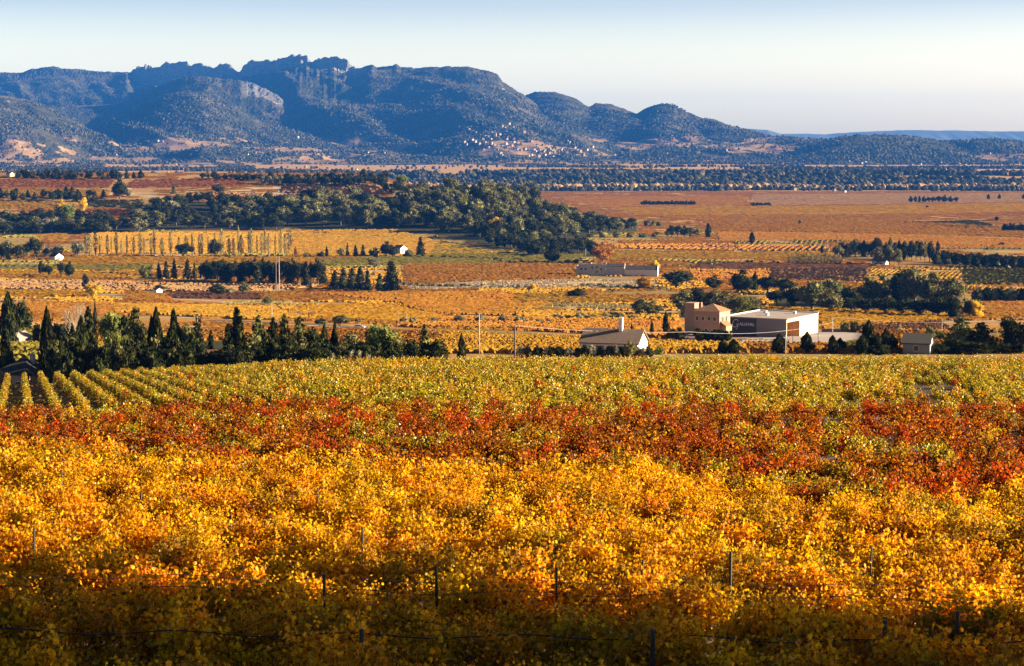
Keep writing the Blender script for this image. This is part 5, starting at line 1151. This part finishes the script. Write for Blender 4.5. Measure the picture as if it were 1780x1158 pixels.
def vine_meshes(zone, lod, seed):
    r = np.random.default_rng(seed); rr_ = random.Random(seed)
    n, size, lobed = {0: (900, .085, True), 1: (460, .115, False), 2: (270, .15, False), 3: (300, .14, False)}[lod]
    nc = 9; C = []; O = []
    b = MB(); b.tube([(0, 0, -.1), (rr_.uniform(-.06, .06), rr_.uniform(-.04, .04), .3), (0, 0, .55)], [.05, .04, .045], 6)
    for c in range(nc):
        th = r.uniform(0, 2 * np.pi); tilt = r.uniform(.15, .75) if zone != 'yellow' else r.uniform(.1, .6); L = r.uniform(.6, 1.25)
        if lod == 3: tilt *= .3; L *= 1.1
        x0 = r.uniform(-.5, .5) if zone == 'yellow' else r.uniform(-.15, .15)
        dr = np.array([math.cos(th) * math.sin(tilt), math.sin(th) * math.sin(tilt) * .9, math.cos(tilt)]); p0 = np.array([x0 if lod < 3 else r.uniform(-.5, .5), 0, .5])
        k = n // nc; s = r.random(k) ** .8; droop = -.35 * s ** 2.2 * tilt
        pt = p0 + dr[None] * (s * L)[:, None]; pt[:, 2] += droop; off = r.normal(size=(k, 3)) * (.13 if lod < 3 else .09)
        C.append(pt + off); O.append(off / .13 * .5)
        q = [tuple(p0 + dr * L * t_ + np.array([0, 0, -.35 * t_ ** 2.2 * tilt])) for t_ in (0, .35, .7, 1.02)]
        b.tube(q, [.012, .009, .007, .004], 3)
    C = np.concatenate(C); C[:, 2] = np.maximum(C[:, 2], .12); V, Fs = leaves(C, size, r, lobed, np.concatenate(O))
    return mesh(zone + "_vine_foliage", V, [Fs], [LEAFM[zone]]), b.me("vine_trunk", [VT])
VLIB = {(z, l): [vine_meshes(z, l, 100 + 10 * l + i + len(z) * 3) for i in range(4)] for z in LEAFM for l in (0, 1, 2, 3)}
def zone_of(x, y):
    nz = fbm(x / 7 + 3, y / 9, 3) - .5
    t1 = y + .55 * x + 26 * nz; t2 = y + .15 * x + 22 * nz
    return np.where(t1 < 79, 0, np.where(t2 < 132, 1, 2))
PTS = []
# front rows run across the view; back rows run down the slope
for row in np.arange(24, 96, 2.05):
    for xx in np.arange(-70, 70, .98):
        x = xx + rnd.uniform(-.12, .12); y = row - .10 * xx + rnd.uniform(-.14, .14); PTS.append((x, y, R(-5.7), 0))
PTS = [p for p in PTS if p[1] + .45 * p[0] < 92 and abs(p[0]) < .36 * p[1] + 8]
n_front = len(PTS)
da = math.atan2(8.6, -29.8)
dx, dy = math.sin(R(-16)), math.cos(R(-16)); nx, ny = dy, -dx
for q in np.arange(-130, 160, 2.25):
    for s in np.arange(20, 290, 1.15):
        if dy * s + ny * q > 134 and dx * s + nx * q < -.125 * (dy * s + ny * q): continue
        x = dx * s + nx * q; y = dy * s + ny * q
        if y > 262 or y + .45 * x < 92.5 or abs(x) > .36 * y + 10 or y < 30: continue
        gap = vnoise(np.array(x / 5.0), np.array(y / 5.0)); right = max(0, min(1, (x / y * F + 890 - 1000) / 600))
        if rnd.random() < .09 or (right > .1 and gap > .80 - .16 * right and y < 215): continue
        jx = .05 + (1.3 if y < 146 and x < -.10 * y else .45 if x > -.10 * y and y > 95 else .0) * .6
        PTS.append((x + rnd.uniform(-jx, jx), y + rnd.uniform(-.25, .25), R(16) + math.pi / 2, 1))
ax, ay = math.sin(R(-14)), math.cos(R(-14))
for q in np.arange(-130, 60, 1.95):
    for s in np.arange(90, 300, .9):
        x = ax * s + ay * q; y = ay * s - ax * q
        if 134 < y < 264 and -.36 * y - 10 < x < -.125 * y: PTS.append((x + rnd.uniform(-.05, .05), y + rnd.uniform(-.15, .15), R(14) + math.pi / 2, 1))
PA = np.array(PTS); zo = zone_of(PA[:, 0], PA[:, 1]); _q = np.random.default_rng(9).random(len(PA)); _cl = fbm(PA[:, 0] / 3.5 + 50, PA[:, 1] / 5, 2)
zo = np.where((zo == 1) & (_q < .07 + .5 * (_cl > .68)), 2, zo); zo = np.where((zo == 1) & (_q > .95), 0, zo); zo = np.where((zo == 2) & (_q > .94), 0, zo); zo = np.where((zo == 0) & (PA[:, 1] > 52) & (_q > .955), 1, zo); gz = G(PA[:, 0], PA[:, 1])
dist = np.hypot(PA[:, 0], PA[:, 1]); lod = np.where(dist < 75, 0, np.where(dist < 135, 1, 2))
lod = np.where((PA[:, 1] > 134) & (PA[:, 0] < -.125 * PA[:, 1]), 3, lod)
inview = np.abs(PA[:, 0]) < PA[:, 1] * .262
vtop = 579 - F * np.tan(np.arctan2(gz + 1.6, PA[:, 1]) + PITCH)
inview &= vtop < 1158
order = np.argsort(np.where(inview, dist, 1e9)); indiv = set(order[:300].tolist())
ZN = ['yellow', 'red', 'green']
scl = np.random.default_rng(5)
SC = .76 + .44 * scl.random(len(PA)); SC = np.where(lod == 3, .72 + .22 * scl.random(len(PA)), SC); RZ = PA[:, 2] + np.where(scl.random(len(PA)) < .5, 0, math.pi) + (scl.random(len(PA)) - .5) * .5; VARI = scl.integers(0, 4, len(PA))
for i in sorted(indiv):
    z = ZN[zo[i]]; fm, tm = VLIB[(z, lod[i])][VARI[i]]
    o = bpy.data.objects.new("grapevine", None); COL.objects.link(o); o.location = (PA[i, 0], PA[i, 1], gz[i]); o.rotation_euler = (0, 0, RZ[i]); o.scale = (SC[i] * 1.05, SC[i] * 1.05, SC[i])
    tag(o, 'golden-leaved grapevine in the nearest trellised rows at the bottom', 'grapevine', 'grapevines of the nearest rows'); link("foliage", fm, o); link("trunk", tm, o)
def instancer(name, sel, zone, ld, label):
    coll = bpy.data.collections.new("kinds_" + zone + str(ld))
    for k, (fm, tm) in enumerate(VLIB[(zone, ld)]):
        coll.objects.link(bpy.data.objects.new("vine_kind_%d_foliage" % k, fm))
    me = bpy.data.meshes.new(name); me.vertices.add(len(sel)); me.vertices.foreach_set("co", np.c_[PA[sel, 0], PA[sel, 1], gz[sel]].astype(np.float32).ravel())
    for nm, typ, key, dat in (("rot", 'FLOAT_VECTOR', "vector", np.c_[np.zeros((len(sel), 2)), RZ[sel]]), ("size", 'FLOAT', "value", SC[sel]), ("pick", 'INT', "value", VARI[sel])):
        at_ = me.attributes.new(nm, typ, 'POINT'); at_.data.foreach_set(key, dat.astype(np.int32 if typ == 'INT' else np.float32).ravel())
    o = link(name, me); tag(o, label, 'vineyard', kind='stuff')
    ng = bpy.data.node_groups.new("vines_" + zone, 'GeometryNodeTree')
    ng.interface.new_socket("Geometry", in_out='INPUT', socket_type='NodeSocketGeometry'); ng.interface.new_socket("Geometry", in_out='OUTPUT', socket_type='NodeSocketGeometry')
    gi = ng.nodes.new('NodeGroupInput'); go = ng.nodes.new('NodeGroupOutput'); ip = ng.nodes.new('GeometryNodeInstanceOnPoints'); ci = ng.nodes.new('GeometryNodeCollectionInfo')
    ci.inputs[0].default_value = coll; ci.inputs['Separate Children'].default_value = True; ci.inputs['Reset Children'].default_value = True
    def na(nm, typ):
        q = ng.nodes.new('GeometryNodeInputNamedAttribute'); q.data_type = typ; q.inputs[0].default_value = nm; return next(s for s in q.outputs if s.enabled)
    L = ng.links.new; L(gi.outputs[0], ip.inputs['Points']); L(ci.outputs[0], ip.inputs['Instance']); ip.inputs['Pick Instance'].default_value = True
    L(na("pick", 'INT'), ip.inputs['Instance Index']); L(na("rot", 'FLOAT_VECTOR'), ip.inputs['Rotation']); L(na("size", 'FLOAT'), ip.inputs['Scale']); L(ip.outputs[0], go.inputs[0])
    o.modifiers.new("rows", 'NODES').node_group = ng
LN = {0: 'nearer', 1: 'middle', 2: 'farther', 3: 'left, neatly rowed'}
LAB = {'yellow': 'golden-yellow vine foliage filling the %s part of the near slope', 'red': 'red and orange vine foliage in the %s part of the near slope', 'green': 'green and yellow vine foliage on the %s part of the near slope'}
rest = np.array([i not in indiv for i in range(len(PA))])
for zi, z in enumerate(ZN):
    for ld in (0, 1, 2, 3):
        sel = np.nonzero(rest & (zo == zi) & (lod == ld))[0]
        if len(sel): instancer(z + "_vines", sel, z, ld, LAB[z] % LN[ld])
print("vines", len(PA), "front", n_front)
# weeds and fallen leaves between the left rows
_gr = np.random.default_rng(31); px_ = _gr.uniform(-85, -10, 26000); py_ = _gr.uniform(118, 262, 26000); k = (px_ > -.33 * py_ - 4) & (fbm(px_ / 3, py_ / 5, 3) > .42); px_, py_ = px_[k], py_[k]
V, Fs = leaf_cards(np.c_[px_, py_, G(px_, py_) + .06], .16 + .16 * _gr.random(len(px_)), .2, 1.3, r=_gr)
tag(link("weeds", mesh("weeds", V, [Fs], [FM['poplar']])), 'weeds and fallen leaves between the neat rows on the left', 'weeds', kind='stuff')
# stakes and trellis wires
STAKE = plain("dark_stake", (.03, .026, .024), .6, .2, 6)
for u, vt, h, rad, lab in [(628,1096,1.75,.045,'thick dark stake at the bottom left of centre'), (1135,1096,1.75,.045,'thick dark stake at the bottom, tilted a little'), (1534,1074,1.8,.045,'dark stake with a pale tie in the bottom right shade'), (1664,1064,1.8,.045,'dark stake right of the tied stake'),
        (564,1000,1.9,.035,'dark stake left of the tall central stake'), (760,985,2.0,.035,'tall dark stake in the glowing centre'), (969,990,1.9,.03,'thin stake right of the tall central stake'), (1270,960,2.0,.035,'dark stake right of centre above the shade'),
        (631,918,1.9,.03,'small stake above the left centre stakes'), (57,920,1.9,.035,'dark stake in the shade at the left'), (1115,975,1.8,.025,'thin stake tip between two centre stakes'), (1513,950,1.8,.025,'thin stake tip at the right'), (245,858,1.8,.03,'stake tip far up on the left'), (552,850,1.8,.03,'stake tip above the left centre'), (111,818,1.8,.03,'stake tip left of the red vines')]:
    x, y, z = P(u, vt, 24, h); b = MB(); lean = rnd.uniform(-.09, .09)
    root = empty("vine_stake", (x, y, z), rnd.uniform(0, 3), lab, 'stake', 'stakes of the near trellis')
    b.tube([(0, 0, -.3), (lean * .5, 0, h * .5), (lean, 0, h)], rad, 7); b.build("rod", STAKE, root)
    b = MB(); b.tube([(lean, 0, h), (lean, 0, h + .02)], rad * 1.25, 7); b.tube([(lean, -rad * 1.5, h - .35), (lean, rad * 2.2, h - .35)], .012, 5); b.build("cap_and_hook", STAKE, root)
for k, (u0, u1, v) in enumerate(((-60, 1850, 1104), (-60, 1850, 1010), (-60, 1850, 1030))):
    p0 = P(u0, v - 8, 24, 1.45); p1 = P(u1, v + 14, 24, 1.45); b = MB(); pts = []
    for i in range(60):
        s = i / 59; x = p0[0] + (p1[0] - p0[0]) * s; y = p0[1] + (p1[1] - p0[1]) * s; pts.append((x, y, float(G(x, y)) + 1.45 + .05 * math.sin(s * 40)))
    b.tube(pts, .008 + .004 * (k == 0), 4); tag(b.build("trellis_wire", STAKE), ['dark trellis wire across the nearest rows', 'upper trellis wire across the glowing rows', 'second trellis wire below the upper one'][k], 'wire')

# trees outside the frame on the right whose shade falls over the nearest rows
for i, (x, y, h, w, k) in enumerate([(34,18,22,12,'round'),(35,25,23,12,'round'),(34,32,22,12,'round'),(35,35.5,20,8,'round'),(42,30,26,14,'round'),(42,20,26,14,'round'),(36,40,17,6,'openpine'),(36,46,20,7,'openpine'),(30,34,8,8,'bush'),(30,27,9,8,'bush')]):
    put_tree(k, 'dark', (x, y, float(G(x, y))), h, w, 'broad dark tree beside the vineyard, just beyond the right edge', 'trees beside the vineyard')

# a place in its row for every tree of a small group
_by = {}
for o in COL.objects:
    if o.parent is None and "group" in o and "label" in o and "category" in o: _by.setdefault(o["label"], []).append(o)
def _nth(n):
    return ORD[n - 1] if n <= 20 else str(n) + ('th' if 10 < n % 100 < 14 else {1: 'st', 2: 'nd', 3: 'rd'}.get(n % 10, 'th'))
for lab, os_ in _by.items():
    if 1 < len(os_) <= 45 and len(lab.split()) <= 12 and 'beyond the right edge' not in lab:
        for k, o in enumerate(sorted(os_, key=lambda q: q.location.x / max(q.location.y, 1))): o["label"] = _nth(k + 1) + " from the left, " + lab

# ------------------------------------------------------------------ haze
m, t = nt("valley_haze"); o = N(t, 'ShaderNodeOutputMaterial'); pv = N(t, 'ShaderNodeVolumePrincipled')
pv.inputs['Color'].default_value = HAZE_COLOR; pv.inputs['Density'].default_value = HAZE_DENSITY; pv.inputs['Anisotropy'].default_value = .0
t.links.new(pv.outputs[0], o.inputs['Volume'])
b = MB(); b.box(-16000, 16000, -900, 27000, -330, 720); hz = b.build("haze", m); tag(hz, 'blue valley haze', 'haze', kind='stuff')
